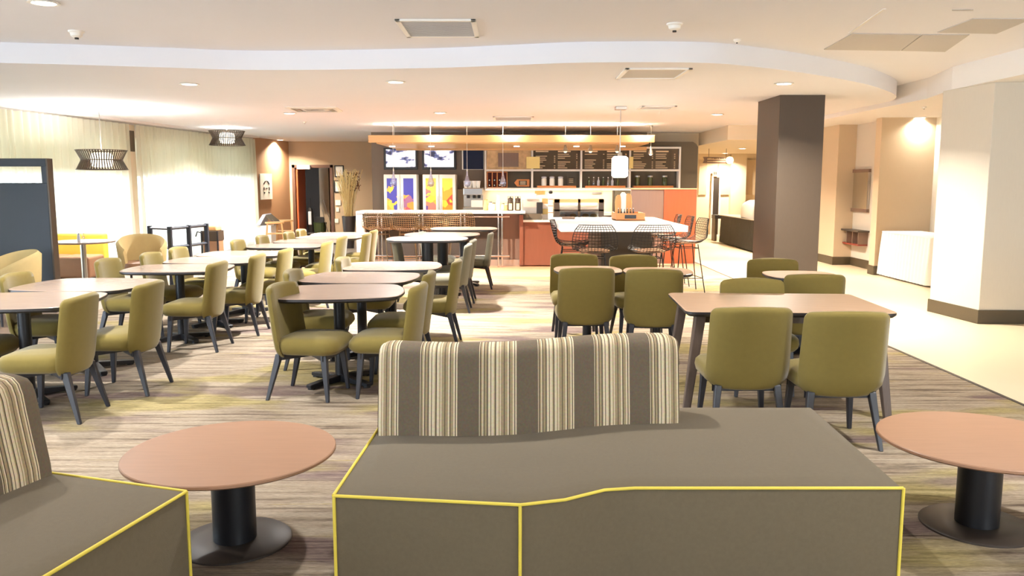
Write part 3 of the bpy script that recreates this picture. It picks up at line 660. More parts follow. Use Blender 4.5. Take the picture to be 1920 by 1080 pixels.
# televisions
def tv(a, b, c, d, pic, label):
    x0, x1, z0, z1 = wallrect(a, b, c, d, YK - 0.08)
    t = thing('television', label, 'television', ((x0 + x1) / 2, YK, (z0 + z1) / 2)); w2, h2 = (x1 - x0) / 2, (z1 - z0) / 2
    MB().box(-w2, w2, -0.08, -0.005, -h2, h2).build('casing', 'black_plastic', t, bevel=0.008)
    MB().box(-w2 + 0.055, w2 - 0.05, -0.083, -0.079, -h2 + 0.06, h2 - 0.04).build('screen', pic, t)
tv(719, 277, 783, 318, 'tv_picture_a', 'wall television above the blue leaf cooler')
tv(791, 278, 855, 318, 'tv_picture_b', 'wall television above the yellow leaf cooler')
x0, x1, z0, z1 = wallrect(866, 279, 907, 318, YK - 0.1)
t = thing('dark_monitor', 'dark blue switched off monitor beside the photo menu board', 'monitor', ((x0 + x1) / 2, YK, (z0 + z1) / 2)); w2, h2 = (x1 - x0) / 2, (z1 - z0) / 2
MB().box(-w2, w2, -0.1, -0.005, -h2, h2).build('casing', 'white_plastic', t, bevel=0.006)
MB().box(-w2 + 0.03, w2 - 0.01, -0.104, -0.099, -h2 + 0.01, h2 - 0.01).build('screen', 'screen_blue', t)
# leaf-print coolers
def cooler(a, c, pa, pb, label):
    x0, x1, z0, z1 = wallrect(a, 327, c, 395, YK - 0.55); t = thing('drinks_cooler', label, 'cooler', ((x0 + x1) / 2, YK - 0.55, 0), 0, 'leaf printed coolers behind the bar'); w2 = (x1 - x0) / 2
    MB().box(-w2, w2, 0.03, 0.5, 0, z1).build('cabinet', 'white_plastic', t, bevel=0.01)
    for k, pr in enumerate((pa, pb)):
        u0 = -w2 + k * w2; d = MB().box(u0 + 0.005, u0 + w2 - 0.005, -0.02, 0.03, 0.15, z1 - 0.005).build('door', 'white_plastic', t, bevel=0.006)
        pn = MB().box(-(w2 / 2 - 0.075), w2 / 2 - 0.075, -0.026, -0.018, -0.7, 0.55).build('printed_pane', pr, d); pn.location = (u0 + w2 / 2, 0, z1 - 0.64)
        MB().box(u0 + (w2 - 0.05 if k == 0 else 0.02), u0 + (w2 - 0.025 if k == 0 else 0.045), -0.06, -0.02, z1 - 1.0, z1 - 0.5).build('handle', 'pale_grey', d)
cooler(719, 782, 'leaf_print_a', 'leaf_print_b', 'white two door cooler with blue and yellow leaf print')
cooler(792, 855, 'leaf_print_c', 'leaf_print_d', 'white two door cooler with all yellow and orange leaf print')
# shelf grid with the menu boards
t = thing('shelf_grid', 'white framed shelf grid with brown menu boards and niches', 'shelf', (0, 0, 0)); YS = YK - 0.32
cols = [910, 998, 1090, 1181.5, 1275]; zt, zm0, zm1, zb = on(950, 277, YS).z, on(950, 317.5, YS).z, on(950, 321, YS).z, on(950, 354, YS).z
X = [on(c, 300, YS).x for c in cols]
for x in X: MB().box(x - 0.022, x + 0.022, YS, YK, zb, zt).build('upright', 'white_paint', t)
for z in (zt, (zm0 + zm1) / 2, zb): MB().box(X[0] - 0.02, X[-1] + 0.02, YS - 0.004, YK, z - 0.022, z + 0.022).build('shelf_board', 'white_paint', t)
for i in range(4):
    MB().box(X[i] + 0.02, X[i + 1] - 0.02, YK - 0.03, YK - 0.01, zb, zm0).build('niche_back', 'charcoal_wall', t)
    b = MB().box(X[i] + 0.03, X[i + 1] - 0.03, YS + 0.02, YS + 0.05, zm1 + 0.0, zt - 0.02).build('menu_board', 'photo_board' if i == 0 else 'menu_board', t)
    if i == 0:
        MB().box(X[0] + 0.30, X[1] - 0.32, YS + 0.008, YS + 0.021, zm1 + 0.1, zt - 0.12).build('dark_print', 'brown_panel', b); continue
    mt = MB(); n = 8; rnd = random.Random(i)
    for c in (0, 1):
        u0 = X[i] + 0.08 + c * 0.52; u1 = u0 + 0.46; mt.box(u0, u0 + 0.3, YS + 0.014, YS + 0.021, zt - 0.1, zt - 0.07)
        for k in range(n):
            z = zt - 0.15 - 0.045 * k
            if rnd.random() < 0.15: continue
            mt.box(u0, u0 + 0.16 + 0.14 * rnd.random(), YS + 0.014, YS + 0.021, z - 0.008, z + 0.008); mt.box(u1 - 0.03, u1, YS + 0.014, YS + 0.021, z - 0.008, z + 0.008)
    mt.build('lettering', 'menu_text', b)['kind'] = 'stuff'
for a, b_, lab in ((987, 1012, 'small pale yellow notice taped between the first two menu boards'), (1180, 1187, 'narrow pale yellow notice beside the last menu board')):
    x0, x1, z0, z1 = wallrect(a, 294, b_, 316, YS - 0.02); tag(MB().box(x0, x1, YS - 0.03, YS - 0.022, z0, z1).build('paper_notice', 'yellow_paper'), lab, 'notice')
MB().box(X[0], X[-1], YS + 0.1, YS + 0.16, zb - 0.034, zb - 0.022).build('under_shelf_light', 'lamp_core', t)
l = bpy.data.lights.new('shelf_light', 'AREA'); l.shape = 'RECTANGLE'; l.size = X[-1] - X[0]; l.size_y = 0.06; l.energy = 9; l.color = WARM
lo = bpy.data.objects.new('shelf_light', l); COL.objects.link(lo); lo.parent = t; lo.location = ((X[0] + X[-1]) / 2, YS + 0.13, zb - 0.04)
# things on the niche shelves
SZ = zb + 0.022; YN = YS + 0.12
def board(a, c, lab):
    x0, x1 = on(a, 350, YN).x, on(c, 350, YN).x; tag(MB().box(x0, x1, YN - 0.06, YN + 0.12, SZ, SZ + 0.05).build('riser_board', 'shelf_wood', bevel=0.004), lab, 'wood riser', 'wood risers on the shelf')
    return SZ + 0.05
zr = board(1007, 1080, 'wood riser under the white lidded jars'); zr2 = board(1097, 1172, 'wood riser under the small bottles'); zr3 = board(1187, 1262, 'wood riser under the dark storage jars')
def bottle(name, x, y, z, r, h, m, label, cat, group, cap='black_plastic', neck=0.35):
    t = thing(name, label, cat, (x, y, z), 0, group)
    MB().lathe([(r * 0.9, 0), (r, 0.01), (r, h * 0.55), (r * neck, h * 0.75), (r * neck, h * 0.93)], 14).build('body', m, t, smooth=40)
    MB().lathe([(r * (neck + 0.08), h * 0.92), (r * (neck + 0.08), h)], 12).build('cap', cap, t)
    return t
for k, px in enumerate((1020, 1035, 1051)):
    x = on(px, 345, YN).x; t = thing('storage_jar', ['white lidded glass jar nearest the notice, on the wood riser', 'middle white lidded glass jar on the wood riser', 'white lidded glass jar nearest the small chalk sign'][k], 'jar', (x, YN, zr), 0, 'white jars in the menu shelf')
    MB().lathe([(0.058, 0), (0.06, 0.01), (0.06, 0.15), (0.05, 0.17)], 16).build('body', 'white_plastic', t, smooth=40)
    MB().lathe([(0.055, 0.17), (0.06, 0.18), (0.06, 0.21), (0.02, 0.22)], 16).build('lid', 'pale_grey', t, smooth=40)
for k, px in enumerate((1104, 1113, 1122, 1131, 1140, 1148, 1158)):
    x = on(px, 345, YN).x; bottle('syrup_bottle', x, YN, zr2, 0.032, 0.2, ['bottle_green', 'clear_glass', 'pale_grey'][k % 3], '%s small syrup bottle in the row on the wood riser' % ['first', 'second', 'third', 'fourth', 'fifth', 'sixth', 'seventh'][k], 'bottle', 'syrup bottles in the menu shelf', 'white_plastic')
for k, px in enumerate((1195, 1219, 1246)):
    x = on(px, 345, YN).x; t = thing('storage_jar', ['dark filled glass jar nearest the white cube lamp', 'middle dark filled glass jar of the end niche', 'dark filled glass jar nearest the charcoal wall'][k], 'jar', (x, YN, zr3), 0, 'dark jars in the menu shelf')
    MB().lathe([(0.055, 0), (0.058, 0.01), (0.058, 0.18), (0.045, 0.2)], 16).build('body', 'bottle_green', t, smooth=40)
    MB().lathe([(0.06, 0.2), (0.06, 0.235)], 16).build('lid', 'steel', t)
x = on(1071, 345, YN).x; t = thing('chalk_sign', 'small dark chalk sign beside the white jars', 'sign', (x, YN + 0.05, zr))
MB().box(-0.09, 0.09, -0.01, 0.01, 0, 0.2).build('board', 'menu_board', t)
for z in (0.07, 0.11, 0.15): MB().box(-0.05, 0.05, -0.014, -0.009, z, z + 0.012).build('lettering', 'menu_text', t)
# bottle rack
x0, x1 = on(913, 340, YN).x, on(951, 340, YN).x; t = thing('bottle_rack', 'red brown wooden wine rack in the first niche', 'bottle rack', ((x0 + x1) / 2, YN, SZ)); w2 = (x1 - x0) / 2; hr = zm0 - SZ - 0.07
for k in range(5): MB().box(-w2 + k * (2 * w2 - 0.015) / 4, -w2 + k * (2 * w2 - 0.015) / 4 + 0.02, -0.06, 0.14, 0, hr).build('divider', 'shelf_wood', t)
for z in (0, hr): MB().box(-w2, w2 + 0.005, -0.06, 0.14, z, z + 0.018).build('rail', 'shelf_wood', t)
MB().box(-w2, w2, 0.12, 0.14, 0, hr).build('back_board', 'red_brown', t)
for k in range(4):
    for j in range(2):
        o = bpy.data.objects.new('x', None); bpy.data.objects.remove(o)
        b = thing('wine_bottle', 'capped wine bottle lying in the %s row of the wine rack, %s column' % (['lower', 'upper'][j], ['first', 'second', 'third', 'fourth'][k]), 'bottle', ((x0 + x1) / 2 - w2 + (k + 0.5) * (2 * w2) / 4, YN, SZ + 0.06 + j * 0.12), 0, 'bottles in the wine rack')
        b.rotation_euler = (R(90), 0, 0)
        MB().lathe([(0.028, -0.10), (0.028, 0), (0.012, 0.03), (0.012, 0.045)], 10).build('body', 'black_plastic', b, smooth=40); MB().lathe([(0.014, 0.04), (0.014, 0.056)], 10).build('cap', 'white_plastic', b)
# arrow-shaped wooden sign
x = on(980, 345, YN).x; t = thing('arrow_sign', 'wooden arrow shaped sign in the first niche', 'sign', (x, YN, SZ))
MB().loft([[(a, y, b) for a, b in ((-0.2, 0.12), (-0.13, 0.2), (0.16, 0.2), (0.16, 0.03), (-0.13, 0.03))] for y in (0, 0.025)]).build('board', 'shelf_wood', t)
MB().box(-0.09, 0.1, -0.006, 0.002, 0.06, 0.17).build('dark_plate', 'menu_board', t)
for z in (0.08, 0.11, 0.14): MB().box(-0.06, 0.07, -0.01, -0.005, z, z + 0.012).build('lettering', 'menu_text', t)
# coffee machine
x0, x1 = on(869, 390, YK - 0.5).x, on(906, 390, YK - 0.5).x; t = thing('coffee_machine', 'chrome espresso machine with stacked cups on top', 'coffee machine', ((x0 + x1) / 2, YK - 0.4, 0.92)); w2 = (x1 - x0) / 2; hz = on(880, 352, YK - 0.4).z - 0.92
MB().box(-w2, w2, -0.2, 0.25, 0, hz * 0.22).build('drip_base', 'steel', t, bevel=0.01)
MB().box(-w2, w2, 0.0, 0.25, hz * 0.22, hz).build('rear_body', 'steel', t, bevel=0.01)
MB().box(-w2, w2, -0.22, 0.05, hz * 0.7, hz).build('brew_head', 'chrome', t, bevel=0.02)
MB().box(-w2 * 0.2, w2 * 0.95, -0.205, 0.0, hz * 0.22, hz * 0.5).build('front_panel', 'white_plastic', t, bevel=0.005)
for k in (-0.5, 0.1, 0.6): MB().lathe([(0.035, hz * 0.58), (0.04, hz * 0.7)], 12, (w2 * k, -0.14)).build('group_head', 'black_plastic', t)
for k, u in enumerate((-0.75, -0.35, 0.1, 0.5)):
    tag(MB().lathe([(0.04, 0), (0.055, 0.16), (0.05, 0.16), (0.036, 0.01)], 14).build('paper_cup', 'paper', loc=((x0 + x1) / 2 + w2 * u, YK - 0.45, 0.92 + hz), smooth=40), 'upturned white cup on the espresso machine, %s from the coolers' % ['first', 'second', 'third', 'fourth'][k], 'cup', 'cups on the espresso machine')
# things on the bar counter top
CZ = 1.075
def counter_pt(px): return on(px, 392, BF + 0.4).x
for k, px in enumerate((957, 971)):
    t = thing('airpot', ['dark coffee airpot with a cream label, nearer the pale bottles', 'dark coffee airpot with a cream label, nearer the till'][k], 'airpot', (counter_pt(px), BF + 0.4, CZ), 0, 'coffee airpots on the bar')
    MB().lathe([(0.055, 0), (0.058, 0.01), (0.058, 0.17), (0.05, 0.19), (0.052, 0.23), (0.03, 0.25)], 18).build('body', 'bronze_slat', t, smooth=40)
    MB().box(-0.03, 0.03, -0.062, -0.05, 0.02, 0.14).build('label_plate', 'yellow_paper', t)
    MB().box(-0.012, 0.012, -0.07, 0.02, 0.25, 0.275).build('pump_lever', 'black_plastic', t)
    MB().tube([(-0.05, 0, 0.2), (-0.05, -0.02, 0.27), (0.05, -0.02, 0.27), (0.05, 0, 0.2)], 0.006).build('bail_handle', 'black_plastic', t)
for k, (px, h, m, c) in enumerate(((911, 0.22, 'brown_paper', 'shelf_wood'), (920, 0.17, 'paper', 'black_plastic'), (926, 0.15, 'yellow_paper', 'black_plastic'), (934, 0.30, 'paper', 'white_plastic'), (943, 0.14, 'yellow_paper', 'bottle_green'), (949, 0.12, 'brown_paper', 'white_plastic'))):
    bottle('counter_bottle', counter_pt(px), BF + 0.42, CZ, 0.045 if h < 0.25 else 0.04, h, m, ['tan syrup bottle beside the espresso machine', 'short white bottle with a dark cap on the bar', 'pale yellow bottle with a dark cap on the bar', 'tall white sleeve of cups on the bar', 'pale yellow bottle with a green cap on the bar', 'short tan bottle beside the first airpot'][k], 'bottle', None, c, 0.6)
# till
px = 996; t = thing('cash_register', 'grey cash register at the end of the bar', 'cash register', (on(px, 400, 16.2).x, 16.25, 0.9))
MB().box(-0.2, 0.2, -0.2, 0.2, 0, 0.12).build('cash_drawer', 'charcoal_wall', t, bevel=0.006)
MB().loft([[(x, y, z) for y, z in ((-0.18, 0.12), (0.16, 0.12), (0.16, 0.36), (-0.02, 0.40), (-0.18, 0.24))] for x in (-0.17, 0.17)]).build('body', 'steel', t, bevel=0.008)
MB().box(-0.1, 0.1, 0.0, 0.04, 0.40, 0.5).build('customer_display', 'white_plastic', t, bevel=0.005)
MB().box(0.1, 0.22, -0.2, 0.0, 0.12, 0.34).build('side_screen', 'black_plastic', t, bevel=0.01)
# stacked small boxes by the till
for k in range(4):
    tag(MB().box(-0.06, 0.06, -0.06, 0.06, 0, 0.1).build('sleeve_box', ['white_plastic', 'yellow_paper', 'paper', 'brown_paper'][k], loc=(on(1022, 400, 16.3).x, 16.3, 0.9 + 0.103 * k), bevel=0.003), '%s small carton of the tower right of the till' % ['bottom', 'second lowest', 'third', 'topmost'][k], 'carton', 'carton tower by the till')
x = on(1032, 400, 16.25).x; t = thing('cup_dispenser', 'pale column of stacked cups with a black top by the pastry case', 'cup dispenser', (x, 16.2, 0.9))
MB().box(-0.05, 0.05, -0.05, 0.05, 0, 0.5).build('tower', 'paper', t, bevel=0.01)
for z in (0.13, 0.26, 0.39): MB().box(-0.051, 0.051, -0.052, -0.049, z, z + 0.012).build('seam_band', 'shelf_wood', t)
MB().sphere((0, 0, 0.53), 0.04).build('knob', 'black_plastic', t, smooth=60)
# pastry case
x0, x1 = on(1039, 400, 16.2).x, on(1131, 400, 16.2).x; t = thing('pastry_case', 'bright glass pastry case with bronze frame behind the communal table', 'display case', ((x0 + x1) / 2, 16.3, 0.9)); w2 = (x1 - x0) / 2; hz = on(1080, 373, 16.2).z - 0.9
for u, wd in ((-w2, 0.1), (w2 - 0.1, 0.1), (-0.025, 0.05)): MB().box(u, u + wd, -0.22, -0.17, 0, hz).build('post', 'bronze_slat' if wd < 0.09 else 'base_metal', t)
for z, h in ((0, 0.05), (hz * 0.42, 0.03), (hz - 0.07, 0.07)): MB().box(-w2, w2, -0.22, 0.22, z, z + h).build('shelf', 'light_wood' if h > 0.06 else 'base_metal', t)
MB().box(-w2, w2, 0.2, 0.22, 0, hz).build('back_panel', 'white_plastic', t)
MB().box(-w2 + 0.1, w2 - 0.1, -0.2, -0.195, 0.05, hz - 0.07).build('pane', 'clear_glass', t)
MB().box(-w2 + 0.1, w2 - 0.1, 0.17, 0.19, hz - 0.12, hz - 0.08).build('lamp_tube', 'lamp_core', t)
for k, u in enumerate((-0.3, -0.1, 0.14, 0.3)):
    tag(MB().lathe([(0.06, 0), (0.07, 0.02), (0.05, 0.05), (0.01, 0.06)], 14).build('pastry', 'brown_paper', loc=((x0 + x1) / 2 + u, 16.3, 0.95), smooth=50), '%s pastry on the bottom shelf of the glass case' % ['first', 'second', 'third', 'fourth'][k], 'pastry', 'pastries in the case')
# small cards
for a, b_, c, d, Y, m, lab in ((1003, 358, 1022, 364, YK - 0.02, 'shelf_wood', 'small wooden plaque on the splashback above the till'), (1110, 360, 1128, 364, YK - 0.02, 'steel', 'small metal nameplate above the pastry case')):
    x0, x1, z0, z1 = wallrect(a, b_, c, d, Y); tag(MB().box(x0, x1, Y - 0.02, Y, z0, z1).build('wall_plaque', m), lab, 'plaque')
# orange and brown partition right of the communal table
px0, pxm, px1 = on(1184, 355, 16.6).x, on(1245, 355, 16.6).x, on(1306, 355, 16.6).x; pz = on(1245, 355, 16.6).z
t = thing('bar_partition', 'half height partition of glossy brown and orange laminate', 'partition', (0, 0, 0))
MB().box(px0, pxm, 16.6, 16.72, 0, pz).build('brown_panel', 'brown_panel', t); MB().box(pxm, px1, 16.58, 16.74, 0, pz).build('orange_panel', 'orange_panel', t)
MB().box(px0 - 0.01, px1 + 0.01, 16.56, 16.76, pz, pz + 0.02).build('cap_rail', 'light_wood', t)

# ================================================================ communal table
t = thing('communal_table', 'high white communal table on a dark block base', 'table', (1.48, 12.25, 0))
MB().box(-0.84, 0.84, -1.35, 1.35, 0.97, 1.055).build('tabletop', 'quartz', t, bevel=0.008)
MB().box(-0.26, 0.42, -1.0, 1.0, 0, 0.97).build('block_base', 'column_laminate', t, bevel=0.006)
# crate with condiments
cp = at(1175, 414, 1.055); t = thing('condiment_crate', 'wooden condiment crate with a black plaque on the communal table', 'crate', (cp.x + 0.06, cp.y + 0.3, 1.057)); w2 = 54 * cp.y / F / 2
MB().box(-w2, w2, -0.3, -0.28, 0, 0.11).build('front_board', 'crate_wood', t, bevel=0.003); MB().box(-w2, w2, 0.28, 0.3, 0, 0.11).build('rear_board', 'crate_wood', t)
MB().box(-w2, -w2 + 0.02, -0.28, 0.28, 0, 0.11).build('side_board', 'crate_wood', t); MB().box(w2 - 0.02, w2, -0.28, 0.28, 0, 0.11).build('side_board', 'crate_wood', t)
MB().box(-w2, w2, -0.3, 0.3, 0, 0.012).build('bottom_board', 'crate_wood', t)
MB().box(-0.09, 0.08, -0.305, -0.298, 0.03, 0.085).build('plaque', 'black_plastic', t)
for k in range(6):
    bottle('condiment_bottle', cp.x + 0.06 - w2 + 0.05 + 0.045 * k, cp.y + 0.15 + 0.02 * (k % 2), 1.07, 0.016, 0.17, 'black_plastic', '%s dark condiment bottle standing in the wooden crate' % ['first', 'second', 'third', 'fourth', 'fifth', 'sixth'][k], 'bottle', 'bottles in the crate', 'chrome')
for k, (dx, m, h) in enumerate(((-0.10, 'brown_paper', 0.36), (-0.03, 'paper', 0.40), (0.05, 'brown_paper', 0.38))):
    tag(MB().loft([[(x, y, z) for x, y in rrect(2 * r, 1.4 * r, r * 0.4, 3)] for r, z in ((0.035, 0), (0.05, 0.1), (0.055, 0.25), (0.045, h - 0.03), (0.02, h))]).build('paper_bundle', m, loc=(cp.x + 0.04 + dx, cp.y + 0.5, 1.07), smooth=60), ['tan paper wrapped bundle upright in the crate, nearest the pastry case', 'white paper wrapped bundle upright in the crate', 'tan paper wrapped bundle upright in the crate, nearest the orange partition'][k], 'paper bundle', 'bundles in the crate')
q = at(1052, 411, 1.055); tag(MB().box(-0.1, 0.1, -0.07, 0.07, 0, 0.03).build('menu_tray', 'brown_panel', loc=(q.x + 0.12, q.y + 0.1, 1.056), bevel=0.005), 'small brown tray on the corner of the communal table', 'tray')

# ================================================================ wire bar stools
def make_stool(wire, pad, wr_=0.0035):
    t = thing('wire_bar_stool', 'x', 'bar stool')
    prof = [(0.24, 0.755), (0.20, 0.735), (0.08, 0.72), (-0.05, 0.72), (-0.15, 0.735), (-0.21, 0.78), (-0.245, 0.86), (-0.27, 0.95), (-0.29, 1.03), (-0.305, 1.09)]
    hw = [0.20, 0.235, 0.265, 0.275, 0.28, 0.285, 0.285, 0.275, 0.25, 0.20]
    def P(i, u):
        i0 = int(min(i, len(prof) - 1.001)); f = i - i0; L = lambda a, b: a + (b - a) * f
        y, z, w_ = L(prof[i0][0], prof[i0 + 1][0]), L(prof[i0][1], prof[i0 + 1][1]), L(hw[i0], hw[i0 + 1])
        s = min(1, max(0, (i - 4.5) / 3)); return (u * w_, y + 0.07 * u * u * s, z + 0.05 * u * u * (1 - s))
    n = len(prof) - 1; wr = MB()
    for k in range(15): wr.tube([P(i * n / 18, -1 + 2 * k / 14) for i in range(19)], wr_, 4, False)
    for k in range(21): wr.tube([P(k * n / 20, -1 + 2 * j / 12) for j in range(13)], wr_, 4, False)
    so = wr.build('wire_shell', wire, t); so['kind'] = 'stuff'
    rim = [P(0, -1 + 2 * j / 8) for j in range(9)] + [P(i * n / 16, 1) for i in range(1, 17)] + [P(n, 1 - 2 * j / 8) for j in range(1, 9)] + [P(n - i * n / 16, -1) for i in range(1, 16)]
    MB().tube(rim, 0.006, 6, closed=True).build('rim_wire', wire, t, smooth=60)
    MB().loft([[(x, y + 0.03, z) for x, y in rrect(2 * a, 1.75 * a, a * 0.5, 4)] for a, z in ((0.17, 0.728), (0.2, 0.738), (0.2, 0.752), (0.17, 0.764), (0.08, 0.768))]).build('seat_pad', pad, t, smooth=60)
    for sx in (-1, 1):
        for y0, y1 in ((0.15, 0.22), (-0.12, -0.22)):
            MB().tube([(sx * 0.13, y0, 0.72), (sx * 0.2, y1, 0.008)], 0.008, 6).build('leg', wire, t, smooth=60)
    def fr(z): k = (0.72 - z) / 0.712; return [(sx * (0.13 + 0.07 * k), yy, z) for sx, yy in ((-1, 0.15 + 0.07 * k), (1, 0.15 + 0.07 * k), (1, -0.12 - 0.10 * k), (-1, -0.12 - 0.10 * k))]
    MB().tube(fr(0.22), 0.007, 6, closed=True).build('footrest_ring', wire, t)
    MB().tube(fr(0.66), 0.006, 6, closed=True).build('seat_ring', wire, t)
    return t
dark = make_stool('black_wire', 'brown_vinyl'); brassy = make_stool('brass_wire', 'slate_bar', 0.005)
def place(proto, used, x, y, rz, label, group):
    o = proto if not used else copy_tree(proto)
    o.location = (x, y, 0); o.rotation_euler = (0, 0, rz); o['label'] = label; o['group'] = group
    return o
STOOLS = [(1.06, 10.62, R(-4), 'dark wire bar stool with its back to the camera, nearer the service counter'), (1.77, 10.62, R(5), 'dark wire bar stool with its back to the camera, nearer the orange partition'),
      (0.84, 11.75, R(-92), 'dark wire bar stool at the communal table end by the till'), (2.6, 12.25, R(96), 'dark wire bar stool alone on the corridor side, nearest one with full legs showing'),
      (2.55, 13.0, R(88), 'middle dark wire bar stool on the corridor side of the communal table'), (2.5, 13.72, R(84), 'farthest dark wire bar stool on the corridor side of the communal table')]
for i, s in enumerate(STOOLS): place(dark, i, *s, 'bar stools around the communal table')
for i, px in enumerate((713, 763, 813, 860)):
    place(brassy, i, on(px, 450, 15.45).x, 15.45, R((-6, 4, -3, 8)[i]), 'brass wire bar stool under the bar, %s from the planter' % ['first', 'second', 'third', 'fourth'][i], 'bar stools along the bar')
# ================================================================ dining chairs
def make_chair(fabric):
    t = thing('dining_chair', 'x', 'chair')
    # seat cushion
    def ring(w_, d, z, cy=0.0): return [(x, y + 0.035, z + (-0.018 * max(0, (y - 0.1) / 0.14) ** 2 if z > 0.40 else 0)) for x, y in rrect(w_, d, min(w_, d) * 0.24, 5)]
    MB().loft([ring(0.40, 0.36, 0.345), ring(0.46, 0.43, 0.352), ring(0.50, 0.47, 0.375), ring(0.515, 0.485, 0.41), ring(0.505, 0.475, 0.445), ring(0.46, 0.43, 0.468), ring(0.36, 0.34, 0.478), ring(0.15, 0.14, 0.482)]).build('seat', fabric, t, smooth=70)
    # curved, slightly reclined backrest with rounded top corners
    H0, H1 = 0.325, 0.86; rows = []
    def prof(v): return -0.205 - 0.07 * v
    zs = [0, 0.025, 0.06, 0.12, 0.25, 0.45, 0.65, 0.80, 0.90, 0.94, 0.965, 0.985, 0.996, 1.0]
    for v in zs:
        w_ = 0.268 - 0.012 * v
        if v > 0.91: w_ -= 0.045 * (1 - math.sqrt(max(0, 1 - ((v - 0.91) / 0.09) ** 2)))
        if v < 0.2: w_ -= 0.07 * (1 - v / 0.2) ** 2
        th = 0.065 * (1 if v < 0.94 else max(0.25, math.sqrt(max(0, 1 - ((v - 0.94) / 0.06) ** 2)))) * (0.75 if v == 0 else 1)
        r = []; n = 10; y0 = prof(v); z = H0 + (H1 - H0) * v
        cur = lambda u: 0.055 * u * u
        def zz(u): return z - 0.012 * u * u * v - (0 if v > 0.2 else 0.0)
        for k in range(n + 1):
            u = -1 + 2 * k / n; r.append((u * w_, y0 + cur(u) - th * 0.5 * (1 - abs(u) ** 8 * 0.7), zz(u)))
        for k in range(n + 1):
            u = 1 - 2 * k / n; r.append((u * w_ * 0.985, y0 + cur(u) + th * 0.5 * (1 - abs(u) ** 8 * 0.7), zz(u)))
        rows.append(r)
    MB().loft(rows).build('backrest', fabric, t, smooth=75)
    # under-frame and legs
    f = MB()
    for sx in (-1, 1):
        f.loft([[(sx * 0.2 + a * 0.02, 0.17, z) for a, z in ((-1, 0.305), (1, 0.305), (1, 0.35), (-1, 0.35))], [(-sx * 0.2 + a * 0.02, -0.17, z) for a, z in ((-1, 0.305), (1, 0.305), (1, 0.35), (-1, 0.35))]])
    f.box(-0.2, 0.2, -0.19, -0.15, 0.31, 0.352); f.box(-0.2, 0.2, 0.15, 0.19, 0.31, 0.352)
    f.build('under_frame', 'chair_leg_wood', t)
    for sx in (-1, 1):
        MB().beam((sx * 0.215, 0.20, 0.0), (sx * 0.19, 0.17, 0.35), 0.026, 0.044, 0.026, 0.05).build('leg', 'chair_leg_wood', t, bevel=0.004, seg=1)
        MB().beam((sx * 0.225, -0.27, 0.0), (sx * 0.185, -0.18, 0.35), 0.026, 0.044, 0.026, 0.05).build('leg', 'chair_leg_wood', t, bevel=0.004, seg=1)
    return t
chair = make_chair('olive_fabric'); gchair = make_chair('grey_olive_fabric')
GL = 'olive chairs along the window-side tables'; GM = 'olive chairs at the middle tables'; GN = 'grey chairs at the counter tables'; GR = 'olive chairs at the tables by the corridor'
LF, RT = R(90), R(-90)                     # seat facing the windows / facing the corridor
CH = [(-3.20, 5.63, LF + R(3), 'olive chair with its whole back showing, nearest the striped corner sofa'), (-3.05, 6.38, LF, 'olive chair next behind the one nearest the striped corner sofa'),
      (-4.02, 6.02, RT, 'olive chair seat cut by the picture edge at the nearest window table'), (-3.98, 6.98, RT + R(4), 'olive chair facing the corridor in front of the cream tub chair by the divider'),
      (-3.10, 8.02, LF, 'olive chair on the aisle side of the third window table'), (-2.97, 8.86, LF + R(2), 'olive chair on the aisle side of the fourth window table'), (-2.88, 9.66, LF, 'olive chair on the aisle side of the fifth window table'),
      (-3.86, 8.32, RT, 'olive chair on the window side of the third window table'), (-3.74, 9.05, RT, 'olive chair on the window side before the cream tub chair with brown seat'), (-3.74, 9.80, RT, 'olive chair on the window side in front of the black metal railing'),
      (-2.66, 10.85, LF, 'yellowish olive chair on the aisle side of the sixth window table'), (-2.66, 11.8, LF, 'yellowish olive chair on the aisle side of the seventh window table'), (-2.44, 12.55, LF, 'yellowish olive chair on the aisle side, last but one before the bar'), (-2.48, 13.4, LF, 'yellowish olive chair on the aisle side, last before the bar'),
      (-3.46, 11.1, RT, 'olive chair on the window side beside the waste bin'), (-3.4, 12.0, RT, 'olive chair on the window side in front of the pale slanted stand'), (-3.25, 12.9, RT, 'olive chair on the window side before the wooden high chairs'), (-3.25, 13.65, RT, 'olive chair on the window side nearest the service doorway')]
CM = [(-1.53, 6.22, RT - R(9), 'olive chair facing the corridor at the front middle table, seat fully in view'), (-1.70, 7.25, RT, 'olive chair facing the corridor at the second middle table'), (-1.5, 8.45, RT, 'olive chair facing the corridor at the third middle table, only its top showing'),
      (-0.95, 6.28, LF - R(4), 'olive chair facing the windows at the front middle table, just behind the sofa'), (-0.96, 7.1, LF, 'olive chair facing the windows at the second middle table'), (-0.80, 8.22, LF, 'olive chair facing the windows at the third middle table')]
CG = [(-1.29, 10.95, RT, 'grey chair facing the corridor at the first counter table'), (-0.80, 10.42, LF, 'grey chair facing the windows at the first counter table'), (-0.78, 11.25, LF, 'grey chair half hidden behind another at the second counter table'),
      (-0.58, 12.75, LF, 'grey chair standing free at the last counter table near the bar'), (-1.15, 12.9, RT, 'grey chair seat showing between the counter table pedestals')]
